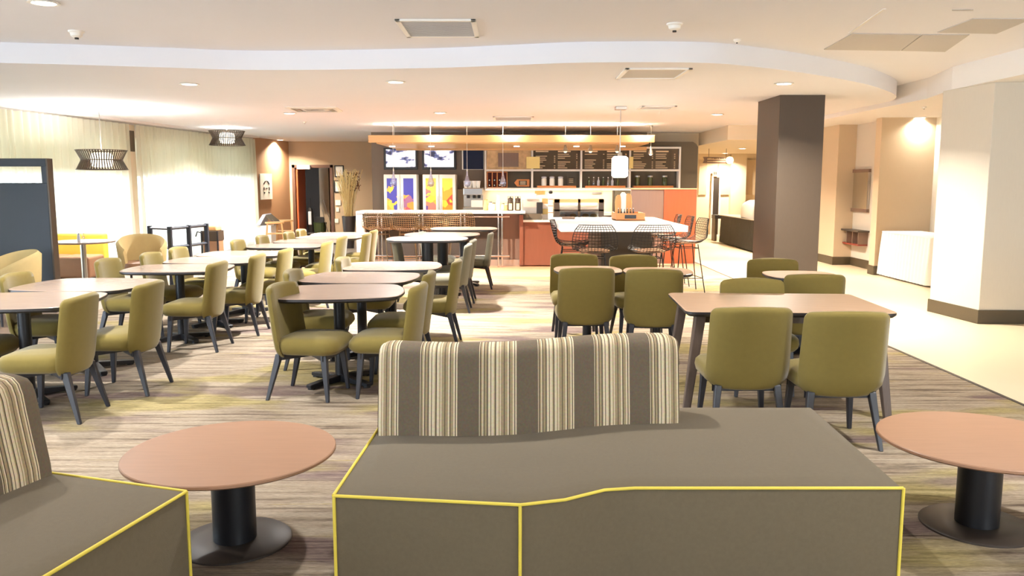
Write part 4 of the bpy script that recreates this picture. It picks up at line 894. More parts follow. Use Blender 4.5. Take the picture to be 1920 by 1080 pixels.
CR = [(0.67, 7.68, R(2), 'olive chair with its back to the camera before the communal table, nearer the till'), (1.29, 7.56, R(-5), 'olive chair with its back to the camera beside the long table corner'),
      (0.67, 8.66, R(180), 'olive chair facing the camera across the small table, nearer the till'), (1.30, 8.50, R(184), 'olive chair facing the camera across the small table, nearer the dark column'),
      (1.49, 5.30, R(0), 'olive chair with its back to the camera at the long table, touching the sofa end'), (2.02, 5.13, R(-1), 'olive chair with its back turned at the long table, beside the coffee table'),
      (1.92, 6.34, R(180), 'olive chair facing the camera behind the long table, mostly hidden'), (2.57, 7.16, R(-3), 'olive chair with its back turned, between the long table and the column table'), (2.62, 8.08, R(178), 'olive chair facing the camera right before the dark column')]
i = 0
for lst, g in ((CH, GL), (CM, GM), (CR, GR)):
    for x, y, rz, lab in lst: place(chair, i, x, y, rz, lab, g); i += 1
for k, (x, y, rz, lab) in enumerate(CG): place(gchair, k, x, y, rz, lab, GN)

# ================================================================ dining tables
def bulged(w_, d, bul, r, n=7):            # square outline with softly bowed sides and rounded corners
    out = []
    for sx, sy, a0 in ((1, 1, 0), (-1, 1, 90), (-1, -1, 180), (1, -1, 270)):
        for k in range(5):
            a = R(a0 + 90 * k / 4); out.append((sx * (w_ / 2 - r) + r * math.cos(a), sy * (d / 2 - r) + r * math.sin(a)))
        nx = {0: (0, 1), 90: (-1, 0), 180: (0, -1), 270: (1, 0)}[a0]
        p = out[-1]; e = {0: (-(w_ / 2 - r), d / 2), 90: (-w_ / 2, -(d / 2 - r)), 180: (w_ / 2 - r, -d / 2), 270: (w_ / 2, d / 2 - r)}[a0]
        for k in range(1, n):
            t_ = k / n; out.append((p[0] + (e[0] - p[0]) * t_, p[1] + (e[1] - p[1]) * t_))
    res = []
    for x, y in out:
        fx, fy = 1 - min(1, (2 * x / w_) ** 2), 1 - min(1, (2 * y / d) ** 2)
        res.append((x + bul * fy * (1 if x > 0 else -1) * (abs(2 * x / w_) ** 3), y + bul * fx * (1 if y > 0 else -1) * (abs(2 * y / d) ** 3)))
    return res
def make_table(h, w_, d, col_r=0.045, bul=0.07, top='table_top'):
    t = thing('pedestal_table', 'x', 'table')
    P = bulged(w_, d, bul, 0.07); Q = polyoff(P, 0.02)
    MB().loft([[(x, y, h - 0.004) for x, y in P], [(x, y, h) for x, y in polyoff(P, 0.006)]]).build('tabletop', top, t)
    MB().loft([[(x, y, h - 0.035) for x, y in Q], [(x, y, h - 0.022) for x, y in P], [(x, y, h - 0.004) for x, y in P]]).build('edge_band', 'table_edge', t, smooth=50)
    MB().lathe([(col_r, 0.05), (col_r, h - 0.05)], 20).build('column', 'black_metal', t, smooth=40)
    MB().lathe([(0.16, h - 0.05), (0.16, h - 0.035)], 20).build('mount_plate', 'black_metal', t)
    for k in range(4):
        a = R(45 + 90 * k); c, s = math.cos(a), math.sin(a); ln = min(w_, d) * 0.42
        b = MB().loft([[(c * q - s * u * hw_, s * q + c * u * hw_, z) for u, z in ((-1, z0), (1, z0), (1, z1), (-1, z1))] for q, hw_, z0, z1 in ((0.0, 0.035, 0.012, 0.07), (ln * 0.8, 0.03, 0.012, 0.045), (ln, 0.028, 0.012, 0.038))]).build('foot_bar', 'black_metal', t, bevel=0.004, seg=1)
        MB().lathe([(0.03, 0), (0.03, 0.014)], 12, (c * (ln - 0.03), s * (ln - 0.03))).build('foot_pad', 'black_plastic', b)
    return t
ta = make_table(0.75, 0.92, 0.80, bul=0.07); ta2 = make_table(0.75, 0.92, 0.72, bul=0.06); tb = make_table(0.90, 0.92, 0.74, 0.075); tc_ = make_table(0.755, 0.57, 0.60, 0.045, bul=0.055, top='lit_table_top')
TL = [(-3.66, 6.12, R(3), 'dark edged pedestal table cut by the picture edge, nearest window table'), (-3.66, 7.08, R(-4), 'pedestal table pushed behind the nearest window table'), (-3.42, 8.45, R(2), 'third pedestal table of the window row, its rounded end toward the divider'), (-3.36, 9.33, 0, 'fourth pedestal table of the window row, shining from the window'), (-3.32, 10.2, R(2), 'fifth pedestal table of the window row, before the metal railing'),
      (-3.14, 11.5, R(1), 'sixth pedestal table of the window row, beside the waste bin'), (-3.02, 12.4, R(-3), 'seventh pedestal table of the window row'), (-2.93, 13.3, 0, 'eighth pedestal table of the window row, before the planter'), (-2.9, 14.15, 0, 'farthest pedestal table of the window row by the bar')]
TM = [(-1.40, 6.62, R(8), 'front pedestal table of the middle row with its base fully in view'), (-1.40, 7.62, R(-6), 'second pedestal table of the middle row, touching the front one'), (-1.27, 8.68, R(4), 'third pedestal table of the middle row before the grey chairs')]
for k, (x, y, rz, lab) in enumerate(TL[:2] + TM): place(ta, k, x, y, rz, lab, 'low pedestal tables')
for k, (x, y, rz, lab) in enumerate(TL[2:]): place(ta2, k, x, y, rz, lab, 'low pedestal tables')
for k, (x, y, rz, lab) in enumerate([(-1.10, 10.75, R(3), 'taller pedestal table among the grey chairs, nearest of three'), (-0.98, 11.65, R(-2), 'taller pedestal table among the grey chairs, middle of three'), (-0.76, 13.1, R(2), 'taller pedestal table before the bar stools, farthest of three')]): place(tb, k, x, y, rz, lab, 'taller pedestal tables')
for k, (x, y, rz, lab) in enumerate([(0.76, 8.26, R(2), 'small cream lit table between four olive chairs, nearer the till'), (1.44, 8.12, R(-5), 'small cream lit table between four olive chairs, nearer the column'), (2.74, 7.78, R(-2), 'small dark edged table just before the dark column')]): place(tc_, k, x, y, rz, lab, 'small pedestal tables by the corridor')
# long table with splayed wooden legs
t = thing('long_table', 'long wood topped table on splayed flat legs behind the sofa', 'table', (1.92, 6.0, 0), R(-3)); tw, td = 1.42, 0.98
P = rrect(tw, td, 0.07, 5)
MB().loft([[(x, y, 0.746) for x, y in P], [(x, y, 0.75) for x, y in polyoff(P, 0.006)]]).build('tabletop', 'lit_table_top', t)
MB().loft([[(x, y, 0.712) for x, y in polyoff(P, 0.022)], [(x, y, 0.73) for x, y in P], [(x, y, 0.746) for x, y in P]]).build('edge_band', 'table_edge', t, smooth=50)
MB().box(-tw / 2 + 0.12, tw / 2 - 0.12, -td / 2 + 0.12, td / 2 - 0.12, 0.655, 0.712).build('apron', 'table_leg_wood', t)
for sx in (-1, 1):
    for sy in (-1, 1):
        MB().beam((sx * (tw / 2 - 0.02), sy * (td / 2 - 0.06), 0), (sx * (tw / 2 - 0.11), sy * (td / 2 - 0.11), 0.712), 0.05, 0.07, 0.045, 0.10).build('leg', 'table_leg_wood', t, bevel=0.006, seg=2)

# ================================================================ sofas
def make_sofa(name, label, loc, rz, mir):
    t = thing(name, label, 'sofa', loc, rz, 'striped back sofas'); s = -1 if mir else 1
    def M(p): return (p[0] * s,) + tuple(p[1:])
    fr_ = [(-1.10, -0.62), (-0.39, -0.71), (-0.22, -0.66), (-0.06, -0.56), (0.06, -0.54), (1.11, -0.54)]
    bk_ = [(1.17, 0.62), (0.4, 0.62), (0.0, 0.60), (-0.15, 0.55), (-0.35, 0.42), (-0.5, 0.40), (-1.06, 0.42)]
    out = fr_ + bk_; sh = lambda e, z: [M((x, y, z)) for x, y in polyoff(out, e)]
    H = 0.44
    MB().loft([sh(0.02, 0.03), sh(0.0, 0.05), sh(0, H - 0.02), sh(0.006, H - 0.006), sh(0.02, H), sh(0.1, H + 0.008), sh(0.25, H + 0.012)]).build('seat_block', 'sofa_fabric', t, smooth=40)
    MB().loft([sh(0.08, 0.0), sh(0.08, 0.035)]).build('plinth', 'black_plastic', t)
    # piping
    fz = H - 0.006; po = lambda pts: [M((x, y, z)) for x, y, z in pts]
    MB().tube(po([(x, y - 0.002, fz) for x, y in fr_]), 0.0065, 8).build('piping', 'yellow_piping', t, smooth=60)
    MB().tube(po([(-1.102, -0.62, fz), (-1.062, 0.42, fz)]), 0.0065, 8).build('piping', 'yellow_piping', t, smooth=60)
    for x, y in ((-1.1, -0.622), (-0.39, -0.712), (1.112, -0.542)): MB().tube(po([(x, y, fz), (x, y, 0.04)]), 0.0065, 8).build('piping', 'yellow_piping', t, smooth=60)
    # wavy backrest, rolled top
    n = 44; x0, x1 = -1.05, 0.40
    def wave(x): k = 1 / (1 + math.exp(-(x + 0.12) / 0.11)); return (0.0 if mir else 0.10) - 0.035 * math.sin((x + 1.05) / 0.8 * math.pi) * (x < -0.25) + 0.17 * k
    sec = [(0.0, 0.435), (0.005, 0.50), (0.03, 0.62), (0.05, 0.72), (0.062, 0.79), (0.078, 0.83), (0.105, 0.852), (0.15, 0.86), (0.22, 0.858), (0.262, 0.84), (0.28, 0.80), (0.285, 0.6), (0.285, 0.03), (0.10, 0.03), (0.10, 0.40)]
    rings = []
    for i_ in range(n + 1):
        x = x0 + (x1 - x0) * i_ / n; e = min(i_, n - i_); sc = (0.93, 0.985, 1.0)[min(e, 2)]
        dz = 0.005 * math.sin((x + 0.2) * 4); cyc = 0.14
        rings.append([M((x, wave(x) + cyc + (a - cyc) * sc, 0.03 + (z - 0.03) * (1 - (1 - sc) * 0.35) + (dz if z > 0.7 else 0))) for a, z in sec])
    MB().loft(rings).build('backrest', 'striped_fabric', t, smooth=60)
    return t
make_sofa('banquette_sofa', 'grey brown sofa with striped backrest and yellow piping, front and centre', (0.42, 3.65, 0), 0, False)
# second sofa: its far end shows at the lower corner of the picture, seat toward the coffee table
make_sofa('banquette_sofa', 'striped back sofa cut by the lower corner, beside the coffee table', (-2.22, 2.25, 0), R(70), True)
# coffee tables
def coffee(x, y, label):
    t = thing('coffee_table', label, 'coffee table', (x, y, 0), 0, 'round coffee tables'); r, h = 0.46, 0.43
    MB().lathe([(r - 0.012, h - 0.022), (r, h - 0.014), (r, h - 0.004), (r - 0.004, h)], 64).build('tabletop', 'coffee_top', t, smooth=40)
    MB().lathe([(0.095, 0.015), (0.095, h - 0.02)], 32).build('column', 'black_metal', t, smooth=40)
    MB().lathe([(0.25, 0), (0.25, 0.008), (0.242, 0.014), (0.10, 0.018)], 48).build('base_disc', 'base_metal', t, smooth=40)
coffee(-1.26, 3.59, 'round copper brown coffee table between the two striped sofas')
coffee(2.21, 3.76, 'round copper brown coffee table beside the bare sofa end by the corridor')

# ================================================================ lounge corner by the windows
def slab(mb, pts, y0, y1): return mb.loft([[(x, y, z) for x, z in pts] for y in (y0, y1)])
t = thing('room_divider', 'tall slate blue room divider with a slot opening near the top', 'room divider', (-5.72, 10.25, 0))
zt_ = on(90, 297, 10.25).z; s0, s1 = on(40, 343, 10.25).z, on(40, 312, 10.25).z
xs_ = on(78, 330, 10.25).x + 5.72
MB().box(-2.25, 0, 0, 0.12, 0, s0).build('lower_panel', 'blue_black', t, bevel=0.006); MB().box(-2.25, 0, 0, 0.12, s1, zt_).build('top_rail', 'blue_black', t, bevel=0.006)
MB().box(xs_, 0, 0, 0.12, s0, s1).build('stile', 'blue_black', t); MB().box(-2.25, -1.4, 0, 0.12, s0, s1).build('stile', 'blue_black', t)
MB().box(0, 0.02, 0, 0.12, 0, zt_).build('edge_strip', 'bronze_slat', t)
def tub(x, y, rz, label):
    t = thing('tub_chair', label, 'armchair', (x, y, 0), rz, 'cream tub chairs by the windows'); t.scale = (0.84, 0.84, 1.0)
    rows = []; n = 28
    for k in range(n + 1):
        a = R(-40 + 260 * k / n)            # opening toward +y
        u = abs(2 * k / n - 1); top = 0.84 - 0.2 * u ** 2.2; th = 0.075
        ca, sa = -math.cos(a), -math.sin(a); e = 0.55 if k in (0, n) else (0.9 if k in (1, n - 1) else 1)
        rows.append([(ca * (r + dr), sa * (r + dr) * 0.95, z) for r, dr, z in ((0.31, -th * e / 2, 0.26), (0.345, -th * e / 2, 0.5), (0.37, -th * e / 2, top - 0.04), (0.375, 0, top), (0.385, th * e / 2, top - 0.04), (0.36, th * e / 2, 0.5), (0.32, th * e / 2, 0.26))])
    MB().loft(rows).build('shell', 'olive_cream', t, smooth=60)
    MB().loft([[(x_, y_ + 0.02, z) for x_, y_ in rrect(2 * a, 2 * a, a * 0.55, 4)] for a, z in ((0.26, 0.27), (0.30, 0.29), (0.31, 0.36), (0.30, 0.43), (0.22, 0.45))]).build('seat_cushion', 'brown_vinyl', t, smooth=60)
    for sx, sy in ((-1, -1), (1, -1), (1, 1), (-1, 1)): MB().lathe([(0.014, 0), (0.022, 0.27)], 10, (sx * 0.2, sy * 0.2)).build('leg', 'chair_leg_wood', t)
mat('olive_cream', (184, 160, 108), 0.85, var=0.05, scale=20, bump=0.15, bscale=300)
tub(-5.78, 9.45, R(140), 'cream olive tub chair in front of the slate blue divider')
tub(-5.56, 12.4, R(205), 'cream olive tub chair with brown seat before the metal railing')
# banquette with round table
t = thing('window_banquette', 'yellow backed banquette with brown seats under the curtain', 'banquette', (-7.35, 13.3, 0))
MB().box(-0.18, 0.62, 0.32, 0.48, 0, 0.78).build('backrest', 'yellow_fabric', t, bevel=0.03, seg=3)
for a, b in ((-0.18, 0.1), (0.12, 0.62)): MB().box(a, b, -0.22, 0.32, 0.1, 0.45).build('seat_cushion', 'brown_vinyl', t, bevel=0.04, seg=3)
MB().box(-0.16, 0.6, -0.15, 0.32, 0, 0.1).build('plinth', 'black_plastic', t)
t = thing('round_table', 'round white topped table on a slim pole before the yellow banquette', 'table', (-6.42, 12.35, 0))
MB().lathe([(0.44, 0.725), (0.45, 0.735), (0.45, 0.745), (0.445, 0.75)], 40).build('tabletop', 'table_top', t, smooth=40)
MB().lathe([(0.04, 0.02), (0.04, 0.725)], 16).build('column', 'steel', t, smooth=40); MB().lathe([(0.25, 0), (0.25, 0.015), (0.05, 0.03)], 28).build('base_disc', 'black_metal', t)
for k, dx in enumerate((-0.03, 0.04)): bottle('salt_shaker', -6.42 + dx, 12.3, 0.75, 0.022, 0.12, 'clear_glass' if k else 'pale_grey', ['grey condiment shaker on the round window table', 'glass condiment shaker on the round window table'][k], 'shaker', 'shakers on the round table', 'chrome', 0.8)
# metal railing
A, B, C = (-5.80, 13.25), (-5.38, 13.0), (-5.17, 14.0)
t = thing('metal_railing', 'low black metal railing frame beside the tub chair', 'railing', (0, 0, 0))
for p_ in (A, B, C, ((B[0] + C[0]) / 2, (B[1] + C[1]) / 2)): MB().box(p_[0] - 0.03, p_[0] + 0.03, p_[1] - 0.03, p_[1] + 0.03, 0, 0.93).build('post', 'blue_black', t)
for z in (0.9, 0.6):
    MB().tube([(*A, z), (*B, z)], 0.025, 4).build('rail', 'blue_black', t); MB().tube([(*B, z), (*C, z)], 0.025, 4).build('rail', 'blue_black', t)
MB().tube([(C[0] - 0.02, C[1] - 0.15, 0.78), (C[0] - 0.1, C[1] - 0.15, 0.8), (C[0] - 0.13, C[1] - 0.15, 0.72)], 0.012, 6).build('latch', 'black_metal', t)
# waste bin
t = thing('waste_bin', 'square taupe waste bin with a dark band by the curtain', 'bin', (-5.28, 14.6, 0), R(-5))
MB().box(-0.13, 0.13, -0.13, 0.13, 0, 0.62).build('body', 'brown_vinyl', t, bevel=0.01); MB().box(-0.14, 0.14, -0.14, 0.14, 0.60, 0.78).build('dark_band', 'bronze_slat', t, bevel=0.01)
MB().box(-0.12, 0.12, -0.12, 0.12, 0.78, 0.86).build('liner', 'brown_paper', t, bevel=0.02)
for sx in (-1, 1): MB().box(sx * 0.145 - 0.012, sx * 0.145 + 0.012, -0.15, -0.12, 0, 0.78).build('corner_post', 'black_metal', t)
# slanted stand and wooden high chairs
YH = 19.0; x = on(503, 420, YH).x; k_ = YH / F
t = thing('slanted_stand', 'white stand with a pale blue slanted top by the brown wall', 'stand', (x, YH, 0))
MB().box(-0.28, 0.12, -0.2, 0.2, 0, on(500, 422, YH).z).build('cabinet', 'white_plastic', t, bevel=0.01); zc_ = on(500, 421, YH).z
MB().loft([[(a, y, zc_ + b) for a, b in ((-0.22, 0.0), (-0.06, 0.235), (0.0, 0.25), (0.02, 0.235), (-0.12, 0.0))] for y in (-0.22, 0.22)]).build('slanted_top', 'pale_grey', t)
MB().loft([[(a, y, zc_ + b) for a, b in ((0.0, 0.25), (0.26, 0.03), (0.2, 0.0), (0.02, 0.2))] for y in (-0.22, 0.22)]).build('rear_flap', 'charcoal_wall', t)
def highchair(px, Y, label):
    t = thing('high_chair', label, 'high chair', (on(px, 430, Y).x, Y, 0), R(15), 'wooden high chairs')
    for sx in (-1, 1):
        for sy in (-1, 1): MB().beam((sx * 0.22, sy * 0.2, 0), (sx * 0.15, sy * 0.13, 0.72), 0.035, 0.03).build('leg', 'oak', t)
    MB().box(-0.17, 0.17, -0.15, 0.15, 0.48, 0.5).build('seat', 'oak', t)
    MB().tube([(0.19 * math.cos(R(a)), 0.16 * math.sin(R(a)), 0.73) for a in range(0, 360, 24)], 0.022, 6, closed=True).build('top_ring', 'oak', t, smooth=60)
    for z in (0.2, 0.34):
        for sx in (-1, 1): MB().box(sx * 0.2 - 0.012, sx * 0.2 + 0.012, -0.17, 0.17, z, z + 0.03).build('stretcher', 'oak', t)
highchair(515, 18.4, 'wooden high chair in front of the pale slanted stand'); highchair(534, 19.4, 'wooden high chair beside the service doorway')
# planter with straw and painted sticks
YP = 20.5; x = on(654, 405, YP).x; zr_ = on(654, 405, YP).z
t = thing('planter', 'tall dark tapered planter holding dry straw stems', 'planter', (x, YP, 0))
MB().lathe([(0.11, 0), (0.17, zr_ - 0.02), (0.172, zr_), (0.15, zr_), (0.13, zr_ - 0.1)], 28).build('pot', 'planter', t, smooth=40)
st = MB(); rnd = random.Random(3)
for k in range(110):
    a = rnd.random() * 6.28; r0 = rnd.random() * 0.1; sp = 0.05 + 0.24 * rnd.random(); h = 0.8 + 0.35 * rnd.random()
    st.tube([(r0 * math.cos(a), r0 * math.sin(a), zr_ - 0.1), ((r0 + sp * 0.4) * math.cos(a), (r0 + sp * 0.4) * math.sin(a), zr_ + h * 0.5), ((r0 + sp) * math.cos(a + 0.1), (r0 + sp) * math.sin(a + 0.1), zr_ + h)], 0.006, 4, False)
o = st.build('straw_stems', 'straw', t); o['kind'] = 'stuff'
st = MB()
for k in range(170):
    st.sphere((0.14 + (rnd.random() - 0.5) * 0.3, (rnd.random() - 0.5) * 0.2, zr_ + 0.62 + 0.45 * rnd.random()), 0.014, 5, 4)
o = st.build('seed_heads', 'dark_straw', t); o['kind'] = 'stuff'
# frames, switches, poster, cameras
def frame(a, b, c, d, label):
    x0, x1, z0, z1 = wallrect(a, b, c, d, YB); t = thing('certificate_frame', label, 'picture frame', ((x0 + x1) / 2, YB, (z0 + z1) / 2), 0, 'framed papers by the doorway'); w2, h2 = (x1 - x0) / 2, (z1 - z0) / 2; e = 0.028
    m = MB().box(-w2, w2, -0.025, 0, -h2, -h2 + e).box(-w2, w2, -0.025, 0, h2 - e, h2).box(-w2, -w2 + e, -0.025, 0, -h2, h2).box(w2 - e, w2, -0.025, 0, -h2, h2); m.build('frame', 'black_plastic', t)
    MB().box(-w2 + e, w2 - e, -0.012, -0.004, -h2 + e, h2 - e).build('sheet', 'paper', t)
frame(627, 310, 645, 332, 'upper black framed paper beside the doorway'); frame(626, 338, 644, 361, 'lower black framed paper beside the doorway')
for a, b, c, d, lab in ((629, 375, 639, 385, 'square white thermostat below the framed papers'), (630, 389, 636, 397, 'small white light switch under the thermostat'), (628, 410, 635, 418, 'white wall socket low beside the planter')):
    x0, x1, z0, z1 = wallrect(a, b, c, d, YB); tag(MB().box(x0, x1, YB - 0.02, YB, z0, z1).build('wall_switch', 'white_plastic', bevel=0.004), lab, 'switch')
def wall_cam(px, py, Y, lab):
    q = on(px, py, Y); t = thing('security_camera', lab, 'camera', (q.x, Y, q.z)); MB().sphere((0, -0.04, 0), 0.035).build('dome', 'black_plastic', t, smooth=60); MB().lathe([(0.03, -0.06), (0.03, 0.0)], 12, (0, -0.03)).build('mount', 'white_plastic', t)
wall_cam(702, 291, YB - 3.3, 'small security camera high beside the bar wall')
# emblem poster on the brown wall
def wall_hit(px):                           # parameter s where the pixel column meets the window wall (offset 5 cm)
    k = (px - 960) / F; b = W0 + WN * 0.05; return (k * b.y - b.x) / (WU.x - k * WU.y)
sa, sb = wall_hit(490.5), wall_hit(512); sm = (sa + sb) / 2; pm = W0 + WU * sm + WN * 0.052
t = thing('emblem_poster', 'white poster with a black crowned emblem on the brown wall', 'poster', (pm.x, pm.y, on(501, 350, pm.y).z), R(90 + WA)); hp = (on(501, 325, pm.y).z - on(501, 373, pm.y).z) / 2; wp = (sb - sa) / 2
MB().box(-wp, wp, -0.025, 0, -hp, hp).build('sheet', 'paper', t, bevel=0.004)
m = MB(); kx, kz = wp * 1.4, hp
for sgn in (-1, 1):
    m.loft([[(sgn * a * kx, y, b * kz) for a, b in ((0.02, 0.46), (0.2, 0.42), (0.36, 0.26), (0.38, 0.16), (0.28, 0.18), (0.2, 0.3))] for y in (-0.03, -0.025)])
    m.loft([[(sgn * a * kx, y, b * kz) for a, b in ((0.26, -0.04), (0.38, -0.06), (0.38, -0.3), (0.26, -0.26))] for y in (-0.03, -0.025)])
    m.loft([[(sgn * a * kx, y, b * kz) for a, b in ((0.2, -0.42), (0.36, -0.42), (0.32, -0.56), (0.22, -0.5))] for y in (-0.03, -0.025)])
m.box(-0.1 * kx, 0.1 * kx, -0.03, -0.025, -0.16 * kz, -0.1 * kz)
m.build('emblem', 'black_plastic', t)
# service-room clutter
yC = YB + 0.7
t = thing('mop_bucket', 'dark cleaning bucket on the service room floor', 'bucket', (on(600, 420, yC).x, yC, 0)); MB().lathe([(0.16, 0), (0.2, 0.4), (0.21, 0.42), (0.19, 0.42)], 16).build('pail', 'leaf_green', t); MB().box(-0.12, 0.12, -0.05, 0.05, 0.42, 0.58).build('wringer', 'black_plastic', t)
for k, (a, b, c, d) in enumerate(((606, 375, 622, 424), (604, 393, 612, 424))):
    p, q = on(a, b, yC), on(c, d, yC - 0.1); tag(MB().tube([p, q, q + (q - p) * 0.4], 0.012, 6).build('mop', 'steel'), ['longer pale mop handle leaning in the service doorway', 'shorter pale mop handle leaning in the service doorway'][k], 'mop', 'mops in the service room')
t = thing('vacuum_cleaner', 'upright vacuum cleaner with a pale bag in the service room', 'vacuum cleaner', (on(582, 400, yC).x, yC, 0))
MB().box(-0.14, 0.14, -0.15, 0.12, 0, 0.12).build('head', 'black_plastic', t, bevel=0.03); MB().loft([[(x_, y_, z) for x_, y_ in rrect(2 * a, 1.6 * a, a * 0.6, 3)] for a, z in ((0.08, 0.12), (0.1, 0.3), (0.09, 0.7), (0.05, 0.85))]).build('body', 'black_plastic', t, smooth=50)
MB().box(-0.05, 0.05, -0.1, -0.07, 0.35, 0.75).build('bag', 'pale_grey', t, bevel=0.02); MB().tube([(0, 0, 0.85), (0, 0.03, 1.15)], 0.015).build('handle', 'black_plastic', t)

# ================================================================ corridor things
def pleated(name, label, x0, x1, y0, y1, h, m, cat, n_amp=0.032, pitch=0.11):
    t = thing(name, label, cat, (0, 0, 0)); P = rrect(x1 - x0, y1 - y0, 0.04, 3, (x0 + x1) / 2, (y0 + y1) / 2); L_ = []
    for i_ in range(len(P)):
        a, b = Vector(P[i_]), Vector(P[(i_ + 1) % len(P)]); n_ = max(1, int((b - a).length / (pitch / 6)))
        for k in range(n_): L_.append(a + (b - a) * k / n_)
    c = Vector(((x0 + x1) / 2, (y0 + y1) / 2)); acc = 0; rr = []
    for i_, p in enumerate(L_):
        acc += (p - L_[i_ - 1]).length if i_ else 0; d = (L_[(i_ + 1) % len(L_)] - L_[i_ - 1]).normalized(); nn = Vector((d.y, -d.x)); rr.append((p, nn, math.sin(acc * 2 * math.pi / pitch)))
    MB().loft([[(*(p + nn * (n_amp * f * s_ + fl_)), z) for p, nn, f in rr] for z, s_, fl_ in ((0.03, 1.0, 0.03), (h * 0.5, 0.8, 0.015), (h - 0.03, 0.35, 0.0), (h - 0.01, 0.1, 0))], cap=False).build('skirt', m, t, smooth=60)
    MB().prism(polyoff(P, -0.012), h - 0.02, h).build('top_cloth', m, t, bevel=0.006)
    for a in (x0 + 0.1, x1 - 0.1):
        for b in (y0 + 0.1, y1 - 0.1): MB().lathe([(0.02, 0), (0.02, h - 0.02)], 10, (a, b)).build('leg', 'steel', t)
    return t
pleated('skirted_table', 'white pleated skirted table against the tan wall', 6.45, 7.12, 12.72, 14.42, 0.78, 'white_cloth', 'table')
pleated('buffet_table', 'long black skirted buffet table in the corridor', 5.62, 6.3, 18.4, 22.3, 0.74, 'black_cloth', 'table', 0.012, 0.14)
tag(MB().box(5.58, 6.34, 18.36, 22.34, 0.742, 0.762).build('buffet_runner', 'steel', bevel=0.004), 'pale tray rail along the top of the black buffet', 'tray rail')
rnd = random.Random(11); m = MB()
def lump(u, v):
    a = u * 2 * math.pi; ph = v * math.pi / 2; w_ = 1 + 0.06 * math.sin(a * 5 + v * 3) + 0.04 * math.sin(a * 11)
    return (5.95 + 0.30 * math.copysign(abs(math.cos(a)) ** 0.5, math.cos(a)) * math.cos(ph) ** 0.35 * w_, 19.9 + 0.85 * math.copysign(abs(math.sin(a)) ** 0.5, math.sin(a)) * math.cos(ph) ** 0.35 * w_, 0.765 + 0.42 * math.sin(ph) ** 0.8 + 0.015 * math.sin(a * 7))
tag(m.grid(lump, 60, 14).build('draped_cloth', 'white_cloth', smooth=70), 'white cloth draped over dishes on the black buffet', 'cloth')
q = on(1342, 410, 23.4); t = thing('service_stand', 'dark folding stand behind the black buffet', 'stand', (q.x + 0.1, 23.2, 0)); MB().box(-0.22, 0.3, -0.2, 0.2, 0.62, 0.72).build('top', 'black_plastic', t)
for sx in (-1, 1): MB().box(sx * 0.2 - 0.03 + 0.02, sx * 0.2 + 0.05, -0.18, 0.18, 0, 0.62).build('side_panel', 'bronze_slat', t)
# hanging ribbon sign, restroom sign
x0, x1, z0, z1 = wallrect(1318, 294, 1372, 307, 22.0); t = thing('hanging_sign', 'brown ribbon shaped sign hanging in the corridor', 'sign', ((x0 + x1) / 2, 22.0, (z0 + z1) / 2)); w2, h2 = (x1 - x0) / 2, (z1 - z0) / 2
MB().loft([[(a * w2, y, b * h2) for a, b in ((-1, 1), (0.75, 0.8), (0.75, -1), (-1, -0.8), (-0.9, 0.1))] for y in (-0.02, 0.02)]).build('ribbon', 'brown_panel', t)
MB().tube([(0, 0, 0), (0, 0.0, 0.001)], 0.01).build('pin', 'brown_panel', t)
e_ = MB(); e_.loft([[(0.82 * w2 + 0.1 * math.cos(k * math.pi / 8), y, 0.1 * math.sin(k * math.pi / 8) * 0.95) for k in range(16)] for y in (-0.03, 0.03)]); e_.build('round_badge', 'yellow_paper', t)
ln = MB(); rnd = random.Random(5); u = -0.7
while u < 0.55:
    wd = 0.04 + 0.05 * rnd.random(); ln.box(u * w2, (u + wd) * w2, -0.026, -0.02, 0.12 * h2, (0.35 + 0.3 * rnd.random()) * h2); ln.box((u) * w2, (u + wd * 1.1) * w2, -0.026, -0.02, -0.5 * h2, -0.2 * h2); u += wd + 0.02
ln.build('lettering', 'menu_text', t)['kind'] = 'stuff'
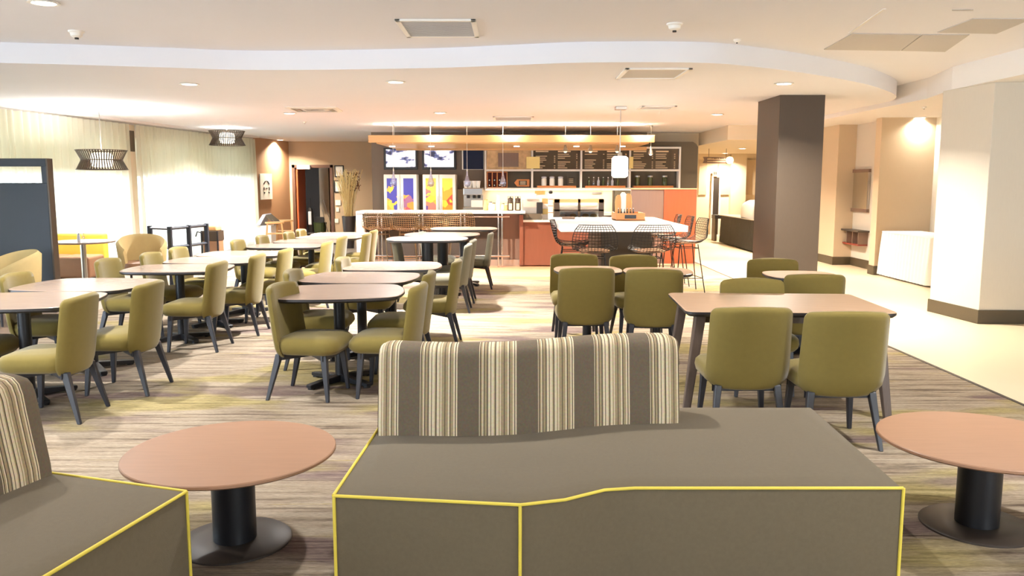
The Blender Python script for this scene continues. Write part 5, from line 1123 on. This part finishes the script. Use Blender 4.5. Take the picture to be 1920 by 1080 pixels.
for sx in (-0.6, 0.6): MB().tube([(sx * w2, 0, h2 * 0.8), (sx * w2, 0, ZC - (z0 + z1) / 2)], 0.006).build('hanging_wire', 'black_metal', t)
x0, x1, z0, z1 = wallrect(1336, 321, 1346, 331, 25.9); t = thing('door_sign', 'small tan sign with dark figures above the narrow dark door', 'sign', ((x0 + x1) / 2, 25.9, (z0 + z1) / 2)); w2, h2 = (x1 - x0) / 2, (z1 - z0) / 2
MB().box(-w2, w2, -0.01, 0.03, -h2, h2).build('plate', 'light_wood', t)
for u in (-0.5, 0.1): MB().box(u * w2, (u + 0.32) * w2, -0.015, -0.008, -0.3 * h2, 0.7 * h2).build('figure_mark', 'dark_interior', t)
# mirror and shelf in the niche
def side_pt(px, py, X): r = ray(px, py); t_ = X / r[0]; return (r[1] * t_, EYE + r[2] * t_)
ya, zta = side_pt(1600, 318, 6.69); yb, _ = side_pt(1632, 318, 6.69); zba = side_pt(1600, 396, 6.69)[1]
t = thing('wall_mirror', 'framed wall mirror in the niche beside the tan block', 'mirror', (6.695, (ya + yb) / 2, (zta + zba) / 2)); hy, hz = abs(ya - yb) / 2, (zta - zba) / 2
MB().box(-0.02, 0, -hy, hy, -hz, hz).build('glass', 'mirror', t)
for z in (-hz, hz - 0.06): MB().box(-0.045, 0, -hy - 0.03, hy + 0.03, z, z + 0.06).build('frame_rail', 'brown_panel', t)
for y in (-hy - 0.02, hy - 0.02): MB().box(-0.035, 0, y, y + 0.04, -hz, hz).build('frame_stile', 'steel', t)
zs_ = side_pt(1600, 433, 6.6)[1]; t = thing('console_shelf', 'wall mounted console shelf with three open cubbies under the mirror', 'shelf', (6.7, (ya + yb) / 2, zs_)); L2 = 0.48
MB().box(-0.22, 0, -L2, L2, 0, 0.03).build('top', 'base_metal', t); MB().box(-0.18, 0, -L2 + 0.06, L2 - 0.06, -0.26, -0.23).build('bottom', 'red_brown', t)
for k in range(4): MB().box(-0.18, 0, -L2 + 0.06 + k * (2 * L2 - 0.145) / 3, -L2 + 0.085 + k * (2 * L2 - 0.145) / 3, -0.23, 0).build('divider', 'brown_panel', t)
